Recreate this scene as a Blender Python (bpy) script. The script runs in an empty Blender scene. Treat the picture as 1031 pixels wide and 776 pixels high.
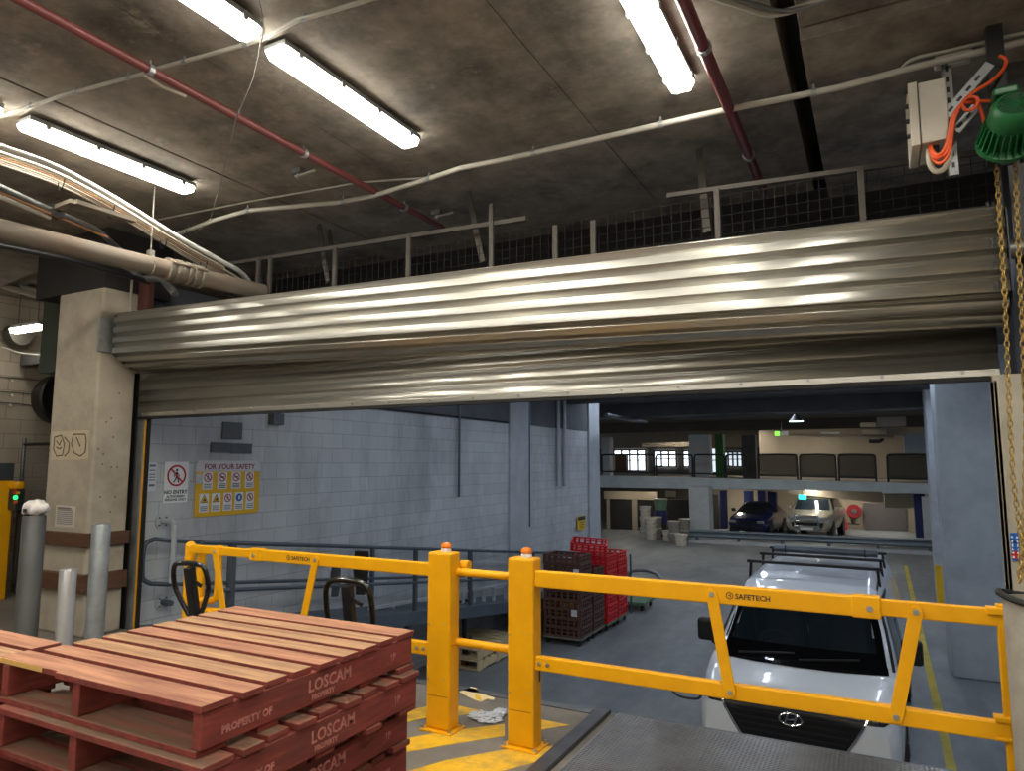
import bpy, bmesh, math, random
from mathutils import Vector, Matrix
from mathutils.bvhtree import BVHTree
random.seed(7)
PI = math.pi
scene = bpy.context.scene
COL = scene.collection

# ------------------------------------------------------------------ camera
W, H = 1031, 776
F = 698.0
PITCH, YAW = math.radians(6.376), math.radians(27.684)
CAM = Vector((0, 0, 1.6))
fw = Vector((-math.sin(YAW)*math.cos(PITCH), math.cos(YAW)*math.cos(PITCH), math.sin(PITCH)))
rt = Vector((math.cos(YAW), math.sin(YAW), 0))
up = rt.cross(fw)
cd = bpy.data.cameras.new('camera'); cam = bpy.data.objects.new('camera', cd); COL.objects.link(cam)
cd.sensor_fit = 'HORIZONTAL'; cd.sensor_width = 36; cd.lens = F/W*36; cd.clip_end = 300; cd.clip_start = .05
M3 = Matrix((rt, up, -fw)).transposed()
cam.matrix_world = Matrix.Translation(CAM) @ M3.to_4x4()
scene.camera = cam
def _ray(x, y):
    return (fw*F + rt*(x-W/2) - up*(y-H/2)).normalized()
def PZ(x, y, z): d = _ray(x, y); return CAM + d*((z-1.6)/d.z)
def PY(x, y, Y): d = _ray(x, y); return CAM + d*(Y/d.y)
def PX(x, y, X): d = _ray(x, y); return CAM + d*(X/d.x)
LOW = -1.67           # level of the lower yard; dock floor is 0

# ------------------------------------------------------------------ materials
def srgb(c):
    return tuple(((v/255)/12.92 if v/255 <= .04045 else (((v/255)+.055)/1.055)**2.4) for v in c)
def mat(name, col, rough=.6, metal=0., var=.12, scale=6., bump=0., bscale=40., stretch=None, coat=0., spec=.5,
        dirt=None, dirt_amt=.0, dirt_scale=1.5, speck=None, emit=None, es=0., trans=0., coords='Object', blotch=None):
    m = bpy.data.materials.new(name); m.use_nodes = True
    nt = m.node_tree; N = nt.nodes; L = nt.links
    b = N['Principled BSDF']
    c = srgb(col)
    b.inputs['Roughness'].default_value = rough
    b.inputs['Metallic'].default_value = metal
    b.inputs['Specular IOR Level'].default_value = spec
    b.inputs['Coat Weight'].default_value = coat
    if trans: b.inputs['Transmission Weight'].default_value = trans
    tc = N.new('ShaderNodeTexCoord'); vec = tc.outputs[coords]
    if stretch:
        mp = N.new('ShaderNodeMapping'); mp.inputs['Scale'].default_value = stretch
        L.new(vec, mp.inputs['Vector']); vec = mp.outputs['Vector']
    n = N.new('ShaderNodeTexNoise'); n.inputs['Scale'].default_value = scale; n.inputs['Detail'].default_value = 6
    n.inputs['Roughness'].default_value = .65
    L.new(vec, n.inputs['Vector'])
    r = N.new('ShaderNodeValToRGB')
    r.color_ramp.elements[0].position = .3; r.color_ramp.elements[1].position = .7
    r.color_ramp.elements[0].color = tuple(max(0, v*(1-var)) for v in c)+(1,)
    r.color_ramp.elements[1].color = tuple(min(1, v*(1+var)) for v in c)+(1,)
    L.new(n.outputs['Fac'], r.inputs['Fac'])
    out = r.outputs['Color']
    if dirt is not None:
        n2 = N.new('ShaderNodeTexNoise'); n2.inputs['Scale'].default_value = dirt_scale; n2.inputs['Detail'].default_value = 8
        n2.inputs['Roughness'].default_value = .7
        L.new(vec, n2.inputs['Vector'])
        r2 = N.new('ShaderNodeValToRGB'); r2.color_ramp.elements[0].position = .45; r2.color_ramp.elements[1].position = .68
        r2.color_ramp.elements[0].color = (0, 0, 0, 1); r2.color_ramp.elements[1].color = (dirt_amt,)*3+(1,)
        L.new(n2.outputs['Fac'], r2.inputs['Fac'])
        mx = N.new('ShaderNodeMix'); mx.data_type = 'RGBA'
        L.new(r2.outputs['Color'], mx.inputs['Factor']); L.new(out, mx.inputs['A'])
        mx.inputs['B'].default_value = srgb(dirt)+(1,)
        out = mx.outputs['Result']
    if speck is not None:
        # pale scuffs: a stretched, thresholded noise over the base
        n4 = N.new('ShaderNodeTexNoise'); n4.inputs['Scale'].default_value = 3.1; n4.inputs['Detail'].default_value = 12; n4.inputs['Roughness'].default_value = .82
        L.new(vec, n4.inputs['Vector'])
        r4 = N.new('ShaderNodeValToRGB'); r4.color_ramp.elements[0].position = .56; r4.color_ramp.elements[1].position = .74
        r4.color_ramp.elements[0].color = (0, 0, 0, 1); r4.color_ramp.elements[1].color = (.75, .75, .75, 1)
        L.new(n4.outputs['Fac'], r4.inputs['Fac'])
        m4 = N.new('ShaderNodeMix'); m4.data_type = 'RGBA'; L.new(r4.outputs['Color'], m4.inputs['Factor']); L.new(out, m4.inputs['A'])
        m4.inputs['B'].default_value = srgb(speck)+(1,); out = m4.outputs['Result']
    L.new(out, b.inputs['Base Color'])
    if bump:
        n3 = N.new('ShaderNodeTexNoise'); n3.inputs['Scale'].default_value = bscale; n3.inputs['Detail'].default_value = 4
        L.new(vec, n3.inputs['Vector'])
        bp = N.new('ShaderNodeBump'); bp.inputs['Strength'].default_value = bump; bp.inputs['Distance'].default_value = .01
        L.new(n3.outputs['Fac'], bp.inputs['Height']); L.new(bp.outputs['Normal'], b.inputs['Normal'])
    if emit is not None:
        b.inputs['Emission Color'].default_value = srgb(emit)+(1,); b.inputs['Emission Strength'].default_value = es
    return m

def block_mat(name, col, mortar, plane, bw=.4, bh=.2, joint=.01, var=.06, dirt=None, dirt_amt=.35, rough=.6, bumpy=.35, offset=.5):
    """painted block-work; plane 'x' = wall with constant x, 'y' = wall with constant y, 'z' = slab"""
    m = mat(name, col, rough, var=var, scale=3, dirt=dirt, dirt_amt=dirt_amt, dirt_scale=1.1, stretch=(1, 1, .35))
    nt = m.node_tree; N = nt.nodes; L = nt.links; b = N['Principled BSDF']
    g = N.new('ShaderNodeNewGeometry'); s = N.new('ShaderNodeSeparateXYZ'); cb = N.new('ShaderNodeCombineXYZ')
    L.new(g.outputs['Position'], s.inputs[0])
    a, c = {'x': ('Y', 'Z'), 'y': ('X', 'Z'), 'z': ('X', 'Y')}[plane]
    L.new(s.outputs[a], cb.inputs['X']); L.new(s.outputs[c], cb.inputs['Y'])
    br = N.new('ShaderNodeTexBrick'); br.offset = offset
    br.inputs['Scale'].default_value = 1; br.inputs['Brick Width'].default_value = bw; br.inputs['Row Height'].default_value = bh
    br.inputs['Mortar Size'].default_value = joint*.5; br.inputs['Mortar Smooth'].default_value = .3
    br.inputs['Color1'].default_value = (1, 1, 1, 1); br.inputs['Color2'].default_value = (.9, .9, .9, 1)
    br.inputs['Mortar'].default_value = tuple(x/max(y, 1e-3) for x, y in zip(srgb(mortar), srgb(col)))+(1,)
    L.new(cb.outputs[0], br.inputs['Vector'])
    src = b.inputs['Base Color'].links[0].from_socket
    mx = N.new('ShaderNodeMix'); mx.data_type = 'RGBA'; mx.blend_type = 'MULTIPLY'; mx.inputs['Factor'].default_value = 1
    L.new(src, mx.inputs['A']); L.new(br.outputs['Color'], mx.inputs['B']); L.new(mx.outputs['Result'], b.inputs['Base Color'])
    bp = N.new('ShaderNodeBump'); bp.inputs['Strength'].default_value = bumpy; bp.inputs['Distance'].default_value = .01; bp.invert = True
    L.new(br.outputs['Fac'], bp.inputs['Height']); L.new(bp.outputs['Normal'], b.inputs['Normal'])
    return m

def checker_plate(name):
    m = mat(name, (140, 136, 132), .3, metal=.8, var=.25, scale=2.5, dirt=(84, 72, 62), dirt_amt=.6, dirt_scale=1.6)
    nt = m.node_tree; N = nt.nodes; L = nt.links; b = N['Principled BSDF']
    tc = N.new('ShaderNodeTexCoord'); s = N.new('ShaderNodeSeparateXYZ'); L.new(tc.outputs['Object'], s.inputs[0])
    def op(o, a, bb):
        n = N.new('ShaderNodeMath'); n.operation = o
        for k, v in ((0, a), (1, bb)):
            if v is None: continue
            if isinstance(v, (int, float)): n.inputs[k].default_value = v
            else: L.new(v, n.inputs[k])
        return n.outputs[0]
    k = 2*PI/.045
    sx = op('SINE', op('MULTIPLY', op('ADD', s.outputs['X'], s.outputs['Y']), k), None)
    sy = op('SINE', op('MULTIPLY', op('SUBTRACT', s.outputs['X'], s.outputs['Y']), k), None)
    h = op('MAXIMUM', op('MULTIPLY', sx, sy), .05)
    bp = N.new('ShaderNodeBump'); bp.inputs['Strength'].default_value = 1; bp.inputs['Distance'].default_value = .014
    L.new(h, bp.inputs['Height']); L.new(bp.outputs['Normal'], b.inputs['Normal'])
    return m

def wood_mat(name, col, worn, amt, axis, edge=None):
    """painted or bare sawn board with grain along `axis`"""
    st = {'x': (1.2, 22, 22), 'y': (22, 1.2, 22)}[axis]
    m = mat(name, col, .78, var=.22, scale=2.2, stretch=st, dirt=worn, dirt_amt=amt, dirt_scale=.9, bump=.35, bscale=3.5)
    return m

# ------------------------------------------------------------------ mesh helpers
def basis(d):
    d = Vector(d).normalized()
    a = Vector((0, 0, 1)) if abs(d.z) < .95 else Vector((1, 0, 0))
    u = d.cross(a).normalized(); v = u.cross(d).normalized()
    return u, v, d

class MB:
    def __init__(s): s.bm = bmesh.new()
    def hexa(s, pts):
        v = [s.bm.verts.new(p) for p in pts]
        for f in ((3, 2, 1, 0), (4, 5, 6, 7), (0, 1, 5, 4), (1, 2, 6, 5), (2, 3, 7, 6), (3, 0, 4, 7)):
            s.bm.faces.new([v[i] for i in f])
        return s
    def box(s, x0, x1, y0, y1, z0, z1):
        return s.hexa([(x0, y0, z0), (x1, y0, z0), (x1, y1, z0), (x0, y1, z0), (x0, y0, z1), (x1, y0, z1), (x1, y1, z1), (x0, y1, z1)])
    def cbox(s, c, sx, sy, sz):
        return s.box(c[0]-sx/2, c[0]+sx/2, c[1]-sy/2, c[1]+sy/2, c[2]-sz/2, c[2]+sz/2)
    def beam(s, a, b, w, h, upv=(0, 0, 1)):
        """bar from a to b; h along upv, w across"""
        a, b = Vector(a), Vector(b); d = (b-a).normalized(); u = Vector(upv)
        x = d.cross(u).normalized()*(w/2); z = x.cross(d).normalized()*(h/2)
        return s.hexa([a-x-z, a+x-z, b+x-z, b-x-z, a-x+z, a+x+z, b+x+z, b-x+z])
    def ring(s, c, u, v, r, n, r2=None):
        return [s.bm.verts.new(c+u*(math.cos(2*PI*i/n)*r)+v*(math.sin(2*PI*i/n)*(r2 or r))) for i in range(n)]
    def skin(s, rings, closed=False, cap=True):
        n = len(rings[0]); m = len(rings)
        for k in range(m if closed else m-1):
            A, B = rings[k], rings[(k+1) % m]
            for i in range(n):
                s.bm.faces.new((A[i], A[(i+1) % n], B[(i+1) % n], B[i]))
        if cap and not closed:
            s.bm.faces.new(rings[0][::-1]); s.bm.faces.new(rings[-1])
        return s
    def cyl(s, a, b, r, n=14, r2=None):
        a, b = Vector(a), Vector(b); u, v, d = basis(b-a)
        return s.skin([s.ring(a, u, v, r, n), s.ring(b, u, v, r if r2 is None else r2, n)])
    def tube(s, pts, r, n=8, closed=False):
        pts = [Vector(p) for p in pts]; rings = []; u = None; m = len(pts)
        for i, p in enumerate(pts):
            if closed: t = pts[(i+1) % m]-pts[i-1]
            else: t = pts[min(i+1, m-1)]-pts[max(i-1, 0)]
            t.normalize()
            if u is None: u, v, _ = basis(t)
            else:
                u = (u-t*u.dot(t)).normalized()
            v = t.cross(u).normalized()
            rings.append(s.ring(p, u, v, r[i] if isinstance(r, (list, tuple)) else r, n))
        return s.skin(rings, closed)
    def lathe(s, prof, c=(0, 0, 0), axis=(0, 0, 1), n=20):
        c = Vector(c); u, v, d = basis(axis)
        rings = [s.ring(c+d*h, u, v, max(r, 1e-4), n) for r, h in prof]
        return s.skin(rings)
    def prism(s, pts, o=(0, 0, 0), u=(1, 0, 0), v=(0, 0, 1), d=(0, .01, 0)):
        """outline pts in the (u,v) plane at o, extruded by d"""
        o, u, v, d = map(Vector, (o, u, v, d))
        A = [s.bm.verts.new(o+u*p[0]+v*p[1]) for p in pts]; B = [s.bm.verts.new(o+u*p[0]+v*p[1]+d) for p in pts]
        n = len(pts)
        s.bm.faces.new(A[::-1]); s.bm.faces.new(B)
        for i in range(n): s.bm.faces.new((A[i], A[(i+1) % n], B[(i+1) % n], B[i]))
        return s
    def grid(s, rows):
        vs = [[s.bm.verts.new(p) for p in r] for r in rows]
        for i in range(len(vs)-1):
            for j in range(len(vs[0])-1):
                s.bm.faces.new((vs[i][j], vs[i][j+1], vs[i+1][j+1], vs[i+1][j]))
        return s
    def torus(s, c, ax, R, r, n=16, m=6, R2=None, u0=None):
        c = Vector(c); u, v, d = basis(ax)
        if u0 is not None: u = Vector(u0).normalized(); v = Vector(ax).normalized().cross(u)
        return s.tube([c+u*(R*math.cos(2*PI*i/n))+v*((R2 or R)*math.sin(2*PI*i/n)) for i in range(n)], r, m, True)
    def build(s, name, m, parent=None, bevel=0., smooth=False, solid=0., shift=True, origin=None, segs=2, subsurf=0):
        bm = s.bm
        bmesh.ops.recalc_face_normals(bm, faces=bm.faces)
        if parent is not None and shift:
            off = Vector((0, 0, 0)); q = parent
            while q is not None: off += q.location; q = q.parent
            bmesh.ops.translate(bm, verts=bm.verts, vec=-off)
        loc = Vector((0, 0, 0))
        if parent is None and shift:
            xs = [v.co for v in bm.verts]
            loc = Vector(((min(p.x for p in xs)+max(p.x for p in xs))/2, (min(p.y for p in xs)+max(p.y for p in xs))/2, min(p.z for p in xs)))
            bmesh.ops.translate(bm, verts=bm.verts, vec=-loc)
        me = bpy.data.meshes.new(name); bm.to_mesh(me); bm.free()
        o = bpy.data.objects.new(name, me); COL.objects.link(o); o.location = loc
        if parent is not None: o.parent = parent
        if m is not None: me.materials.append(m)
        if smooth:
            for p in me.polygons: p.use_smooth = True
            if smooth != 'all':
                me.set_sharp_from_angle(angle=math.radians(smooth if smooth is not True else 40))
        if solid:
            md = o.modifiers.new('solid', 'SOLIDIFY'); md.thickness = solid; md.offset = 1
        if bevel:
            md = o.modifiers.new('bevel', 'BEVEL'); md.width = bevel; md.segments = segs; md.limit_method = 'ANGLE'
            md.angle_limit = math.radians(50)
        if subsurf:
            md = o.modifiers.new('sub', 'SUBSURF'); md.levels = subsurf; md.render_levels = subsurf
        return o

def tag(o, label=None, cat=None, group=None, kind=None):
    if label: o['label'] = label
    if cat: o['category'] = cat
    if group: o['group'] = group
    if kind: o['kind'] = kind
    return o
def struct(o, label=None):
    o['kind'] = 'structure'
    if label: o['label'] = label
    return o
def thing(name, label, cat, loc=(0, 0, 0), group=None):
    o = bpy.data.objects.new(name, None); COL.objects.link(o); o.location = loc; o.empty_display_size = .1
    return tag(o, label, cat, group)
def copy_tree(o, parent=None):
    c = o.copy(); COL.objects.link(c)
    if parent is not None: c.parent = parent
    for ch in list(o.children): copy_tree(ch, c)
    return c
def text(name, s, size, o, xd, yd, m, parent, depth=.001, align='LEFT', bold=0., sx=1.):
    cu = bpy.data.curves.new(name, 'FONT'); cu.body = s; cu.size = size; cu.extrude = depth; cu.align_x = align; cu.offset = bold
    cu.resolution_u = 2
    t = bpy.data.objects.new(name, cu); COL.objects.link(t)
    bpy.context.view_layer.update()
    me = bpy.data.meshes.new_from_object(t.evaluated_get(bpy.context.evaluated_depsgraph_get()))
    bpy.data.objects.remove(t); bpy.data.curves.remove(cu)
    xd, yd = Vector(xd).normalized(), Vector(yd).normalized(); zd = xd.cross(yd)
    R = Matrix((xd*sx, yd, zd)).transposed().to_4x4(); R.translation = Vector(o)
    off = Vector((0, 0, 0)); q = parent
    while q is not None: off += q.location; q = q.parent
    me.transform(Matrix.Translation(-off) @ R)
    ob = bpy.data.objects.new(name, me); COL.objects.link(ob); ob.parent = parent
    me.materials.clear(); me.materials.append(m)
    return ob
def arc(c, u, v, r, a0, a1, n):
    c, u, v = Vector(c), Vector(u), Vector(v)
    return [c+u*(r*math.cos(a0+(a1-a0)*i/n))+v*(r*math.sin(a0+(a1-a0)*i/n)) for i in range(n+1)]
def smooth_path(pts, k=6):
    pts = [Vector(p) for p in pts]; out = []
    for i in range(len(pts)-1):
        p0 = pts[max(i-1, 0)]; p1 = pts[i]; p2 = pts[i+1]; p3 = pts[min(i+2, len(pts)-1)]
        for j in range(k):
            t = j/k
            out.append(.5*((2*p1)+(p2-p0)*t+(2*p0-5*p1+4*p2-p3)*t*t+(3*p1-p0-3*p2+p3)*t**3))
    out.append(pts[-1]); return out
def rrect(w, h, r, n=4, cx=0, cy=0):
    out = []
    for (x, y, a) in ((w/2-r, h/2-r, 0), (-w/2+r, h/2-r, PI/2), (-w/2+r, -h/2+r, PI), (w/2-r, -h/2+r, 1.5*PI)):
        for i in range(n+1):
            t = a+PI/2*i/n; out.append((cx+x+r*math.cos(t), cy+y+r*math.sin(t)))
    return out

# shared materials
M = {}
M['ceiling'] = mat('soffit concrete', (140, 132, 121), .85, var=.3, scale=5, dirt=(70, 64, 58), dirt_amt=.9, dirt_scale=1.3, bump=.5, bscale=9, speck=(196, 186, 170))
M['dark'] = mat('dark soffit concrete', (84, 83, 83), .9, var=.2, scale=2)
M['black'] = mat('black paint', (22, 22, 24), .45, var=.1)
M['rubber'] = mat('black rubber', (26, 25, 25), .75)
M['galv'] = mat('galvanised steel', (158, 162, 162), .42, metal=.65, var=.16, scale=9, dirt=(120, 116, 108), dirt_amt=.5, dirt_scale=4)
M['steel'] = mat('dull steel', (120, 122, 122), .45, metal=.7, var=.15, scale=8)
M['shutter'] = mat('zinc shutter steel', (204, 202, 194), .31, metal=.88, var=.08, scale=3, stretch=(.3, 6, 6), dirt=(120, 115, 104), dirt_amt=.35, dirt_scale=1.2)
M['yellow'] = mat('safety yellow paint', (230, 164, 2), .45, var=.05, scale=4, spec=.35, dirt=(196, 128, 6), dirt_amt=.25, dirt_scale=3)
M['floorconc'] = mat('dock floor concrete', (120, 114, 106), .8, var=.18, scale=3, dirt=(80, 76, 72), dirt_amt=.6, dirt_scale=1.4)
M['lowfloor'] = mat('yard floor concrete', (128, 132, 134), .5, var=.22, scale=1.6, dirt=(88, 94, 100), dirt_amt=.8, dirt_scale=.45, stretch=(1.6, .6, 1))
M['red_pipe'] = mat('red oxide pipe paint', (102, 50, 48), .45, var=.15, scale=5)
M['conduit'] = mat('grey plastic conduit', (176, 172, 162), .5, var=.1)
M['cable_white'] = mat('pale cable sheath', (196, 186, 168), .5, var=.15)
M['white'] = mat('white enamel', (226, 226, 222), .5, var=.04)
M['orange'] = mat('orange cable sheath', (226, 86, 34), .5, var=.08)
M['signwhite'] = mat('sign white', (226, 228, 230), .5, var=.03)
M['signred'] = mat('sign red', (176, 34, 44), .5, var=.04)
M['signblack'] = mat('sign black', (34, 34, 38), .55, var=.04)
M['signyellow'] = mat('sign yellow', (226, 178, 14), .5, var=.05)
M['signblue'] = mat('sign blue', (20, 92, 176), .5, var=.04)
M['tube'] = mat('lit diffuser', (255, 255, 250), .5, var=0, emit=(255, 249, 236), es=54)
M['tube_side'] = mat('frosted diffuser side', (250, 250, 244), .5, var=0, emit=(255, 249, 236), es=11)
M['tube_cool_side'] = mat('frosted cool diffuser side', (250, 250, 250), .5, var=0, emit=(216, 230, 250), es=4)
M['tube_cool'] = mat('lit cool diffuser', (250, 252, 255), .5, var=0, emit=(216, 229, 248), es=19)
M['tube_far'] = mat('lit distant diffuser', (250, 252, 255), .5, var=0, emit=(255, 246, 226), es=12)
# ================================================================== SETTING
M['darkened'] = mat('sooty concrete', (40, 38, 37), .9, var=.2, scale=2)  # shade above the shutter is put into this dark colour
YD = 4.42      # dock edge / door line
# dock slab and yard floor
M['dockface'] = mat('dock face concrete', (96, 94, 92), .85)
struct(MB().box(-12, -6.92, -9.5, 9, -1.9, 0).box(-6.919, 3.2, -9.5, YD, -1.9, 0).build('floor', M['floorconc'], bevel=.004), 'raised concrete dock floor')
struct(MB().box(-24, 14, YD+.01, 52, LOW-.3, LOW).build('floor_yard', M['lowfloor']), 'lower concrete yard floor beyond the dock')
# worn yellow hatching painted on the dock floor
M['paint'] = mat('worn yellow floor paint', (226, 176, 26), .6, var=.1, scale=12, dirt=(128, 112, 80), dirt_amt=.75, dirt_scale=5)
hp = MB()
for poly in (((405, 744), (450, 736), (508, 729), (508, 741), (450, 750), (405, 758)),
             ((405, 778), (450, 765), (505, 755), (566, 750), (548, 764), (530, 770), (480, 782), (405, 800)),
             ((459, 710), (487, 716), (459, 721)), ((542, 724), (574, 730), (542, 735)), ((405, 716), (432, 711), (432, 722), (405, 728))):
    hp.prism([PZ(x, y, .0004).xy for x, y in poly], o=(0, 0, .0004), u=(1, 0, 0), v=(0, 1, 0), d=(0, 0, .0016))
struct(hp.build('floor_marking', M['paint'], shift=False), 'worn yellow hatching painted on the dock floor')
yl = MB()
yl.prism([(.46, 4.6), (.56, 4.6), (.66, 26), (.56, 26)], o=(0, 0, LOW+.0004), u=(1, 0, 0), v=(0, 1, 0), d=(0, 0, .002))
struct(yl.build('floor_line', mat('yellow lane paint', (206, 180, 40), .6, dirt=(120, 116, 80), dirt_amt=.7, dirt_scale=3), shift=False), 'yellow lane line painted along the yard floor')

# dock ceiling: precast slabs with open joints
def slab(name, x0, x1, y0, y1, z0=3.9, m='ceiling'):
    return struct(MB().box(x0, x1, y0, y1, z0, 4.3).build(name, M[m], bevel=.004, shift=False))
YT = 6.2
slab('ceiling', -12, -7.2, -9.5, 9); slab('ceiling', -7.19, -4.56, -9.5, YT); slab('ceiling', -4.54, -3.3, -9.5, YT); slab('ceiling', -3.297, -1.62, -9.5, YT)
slab('ceiling', -1.616, -.36, -9.5, 2.44); slab('ceiling', -1.616, -.36, 2.444, YT)
slab('ceiling', -.25, 3.2, -9.5, 3.72, 3.87); slab('ceiling', -.25, 3.2, 3.74, YT, 3.81)
struct(MB().box(-7.2, 3.2, YT, YT+.3, 3.3, 4.3).build('beam', M['darkened']), 'sooty beam behind the guard mesh, shade put into its colour')
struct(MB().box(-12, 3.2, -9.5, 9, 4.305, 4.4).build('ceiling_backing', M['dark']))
# walls that close the dock hall behind and beside the camera
M['cream_block'] = block_mat('cream painted block', (186, 176, 160), (140, 130, 116), 'x', dirt=(130, 120, 104), dirt_amt=.3)
struct(MB().box(-12.2, -10.6, -9.5, 9, 0, 4.3).build('wall_left', M['cream_block'], shift=False))
struct(MB().box(-12, 3.4, -9.7, -9.5, 0, 4.3).build('wall_behind', M['cream_block']))
struct(MB().box(3.2, 3.4, -9.5, 4.6, 0, 4.3).build('wall_right', M['cream_block']))
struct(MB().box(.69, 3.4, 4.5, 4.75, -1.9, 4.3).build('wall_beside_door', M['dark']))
struct(MB().box(-10.6, -6.9, 9, 9.2, 0, 4.3).build('wall_end', M['cream_block']))

# long painted block wall of the ramp, with the pilasters and a bare concrete beam over it
M['blue_block'] = block_mat('pale grey painted block', (196, 200, 202), (158, 162, 166), 'x', dirt=(124, 126, 130), dirt_amt=.6)
M['bare'] = mat('bare stained concrete', (92, 94, 98), .85, var=.2, scale=2)
M['paintgrey'] = mat('pale grey painted concrete', (182, 188, 192), .6, var=.07, scale=3, dirt=(130, 134, 138), dirt_amt=.4, dirt_scale=1.2)
XW = -6.7
struct(MB().box(XW-.2, XW, 4.5, 17.5, LOW, 2.42).build('wall_ramp', M['blue_block'], shift=False), 'long pale grey painted block wall beside the ramp')
struct(MB().box(XW-.2, XW+.012, 4.62, 17.5, 2.43, 3.5).build('trim_1', M['bare']), 'bare stained concrete band along the top of the block wall')
struct(MB().box(XW-.1, XW+.05, 12.6, 13.55, LOW, 3.5).build('column', M['paintgrey'], bevel=.01), 'painted pilaster in the block wall')
struct(MB().box(XW-.3, XW+.06, 17.0, 17.75, LOW, 3.5).build('column', M['paintgrey'], bevel=.01), 'painted pilaster at the end of the block wall')
# inner ceiling with downstand beams
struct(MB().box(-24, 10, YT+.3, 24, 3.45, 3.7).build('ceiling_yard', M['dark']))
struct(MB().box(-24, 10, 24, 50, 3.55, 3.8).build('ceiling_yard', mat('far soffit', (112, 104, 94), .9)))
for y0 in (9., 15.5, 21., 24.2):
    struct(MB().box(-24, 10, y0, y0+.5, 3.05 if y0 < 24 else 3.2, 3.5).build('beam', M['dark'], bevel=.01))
# big white pillars on the other side
struct(MB().box(.85, 2.4, 12.95, 13.8, LOW, 3.45).build('pillar', M['paintgrey'], bevel=.03), 'broad pale pillar beside the van lane')
struct(MB().box(1.06, 2.6, 19.2, 20.0, LOW, 3.45).build('pillar', M['paintgrey'], bevel=.03), 'pale pillar standing behind the broad one')
struct(MB().box(1.052, 1.06, 19.18, 19.4, LOW, LOW+.9).box(1.06, 1.35, 19.185, 19.2, LOW, LOW+.9).build('trim_2', M['signyellow']), 'yellow paint at the foot of the rear pillar')
struct(MB().box(2.6, 10, 19, 19.2, LOW, 3.45).build('wall_yard', M['paintgrey']))

# column beside the roller door: concrete, two timber rub rails, graffiti patch
M['colconc'] = mat('rough column concrete', (172, 163, 146), .85, var=.12, scale=2.5, dirt=(122, 112, 96), dirt_amt=.5, dirt_scale=1.8, bump=.4, bscale=30)
M['timber'] = mat('brown stained timber', (86, 57, 38), .7, var=.25, scale=3, stretch=(2, 2, 14))
col = thing('column', 'concrete column beside the roller door with brown timber rub rails', 'column', (-6.92, 4.24, 0)); col['kind'] = 'structure'
CX0, CX1, CY0 = -7.29, -6.55, 3.98
MB().box(CX0, CX1, CY0, 4.36, 0, 3.3).build('shaft', M['colconc'], col, bevel=.025)
MB().box(CX0-.45, CX1-.005, CY0+.01, 4.7, 3.3, 3.9).build('capital', M['darkened'], col)  # the column top's shade is painted in by the dark concrete colour
for y0, y1 in ((537, 551.5), (579.5, 598)):
    z1, z0 = PY(82, y0, CY0-.05).z, PY(82, y1, CY0-.05).z
    tb = MB().box(CX0-.13, CX1+.055, CY0-.06, CY0-.002, z0, z1).box(CX1+.002, CX1+.055, CY0-.002, 4.36, z0, z1).build('rub_rail', M['timber'], col, bevel=.006)
    tag(tb, 'brown timber rub rail')
gp = [PY(*q, CY0-.003) for q in ((52.5, 434.5), (90, 433), (88.5, 462), (50.5, 463))]
g = MB(); g.prism([(p.x, p.z) for p in gp], o=(0, CY0-.001, 0), d=(0, -.003, 0)).build('paint_patch', mat('faded patch paint', (188, 174, 150), .7, var=.06), col)
gm = mat('graffiti ink', (70, 58, 44), .8)
gr = MB()
for pts in (((55, 440), (54, 452), (57, 459), (63, 458), (65, 447), (62, 438), (55, 440)), ((65, 440), (70, 446), (69, 455), (65, 459)),
            ((74, 437), (72, 447), (75, 456), (81, 459), (86, 455), (87, 444), (86, 437), (74, 437)), ((77, 440), (80, 447), (81, 449.5)), ((57, 444), (60, 448), (62, 443)), ((57, 450), (60, 452), (62, 450))):
    gr.tube([PY(x, y, CY0-.0045) for x, y in pts], .006, 5)
gr.build('graffiti', gm, col, smooth=True)
for (x, y) in ((103, 467), (112, 470), (104, 457), (114, 440), (116, 500), (101, 500), (107, 425), (112, 421), (118, 470), (99, 452), (111, 515), (120, 396)):
    p = PX(x, y, CX1+.002); MB().cyl(p, p+Vector((.004, 0, 0)), .007, 8).build('bolt_hole', M['timber'], col)
nt = thing('paper_notice', 'faded printed paper notice stuck on the concrete column', 'notice', PY(65, 530, CY0-.003))
npz = [PY(*q, CY0-.0035) for q in ((56.5, 508), (76, 509.5), (74.5, 531), (55, 530))]
MB().prism([(p.x, p.z) for p in npz], o=(0, CY0-.0015, 0), d=(0, -.003, 0)).build('sheet', mat('aged paper', (196, 188, 176), .8, var=.05), nt)
nl = MB(); a, b_, c_, d_ = npz
for k in range(9):
    t0 = .12+.09*k; l = a.lerp(d_, t0); r = b_.lerp(c_, t0); p0 = l.lerp(r, .1); p1 = l.lerp(r, .9 if k else .8)
    h = .018 if k == 0 else .007
    nl.beam(p0+Vector((0, -.003, 0)), p1+Vector((0, -.003, 0)), .003, h)
nl.build('print', mat('grey print', (120, 118, 120), .8), nt)

# recessed steel upright / green pipe left of the column top
gp_ = MB().box(PY(44.5, 300, 4.45).x, PY(60, 300, 4.45).x, 4.45, 4.62, 2.62, 3.9).build('steel_upright', mat('dull green steel', (64, 74, 66), .6))
struct(gp_, 'dull green steel upright behind the concrete column')

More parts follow.
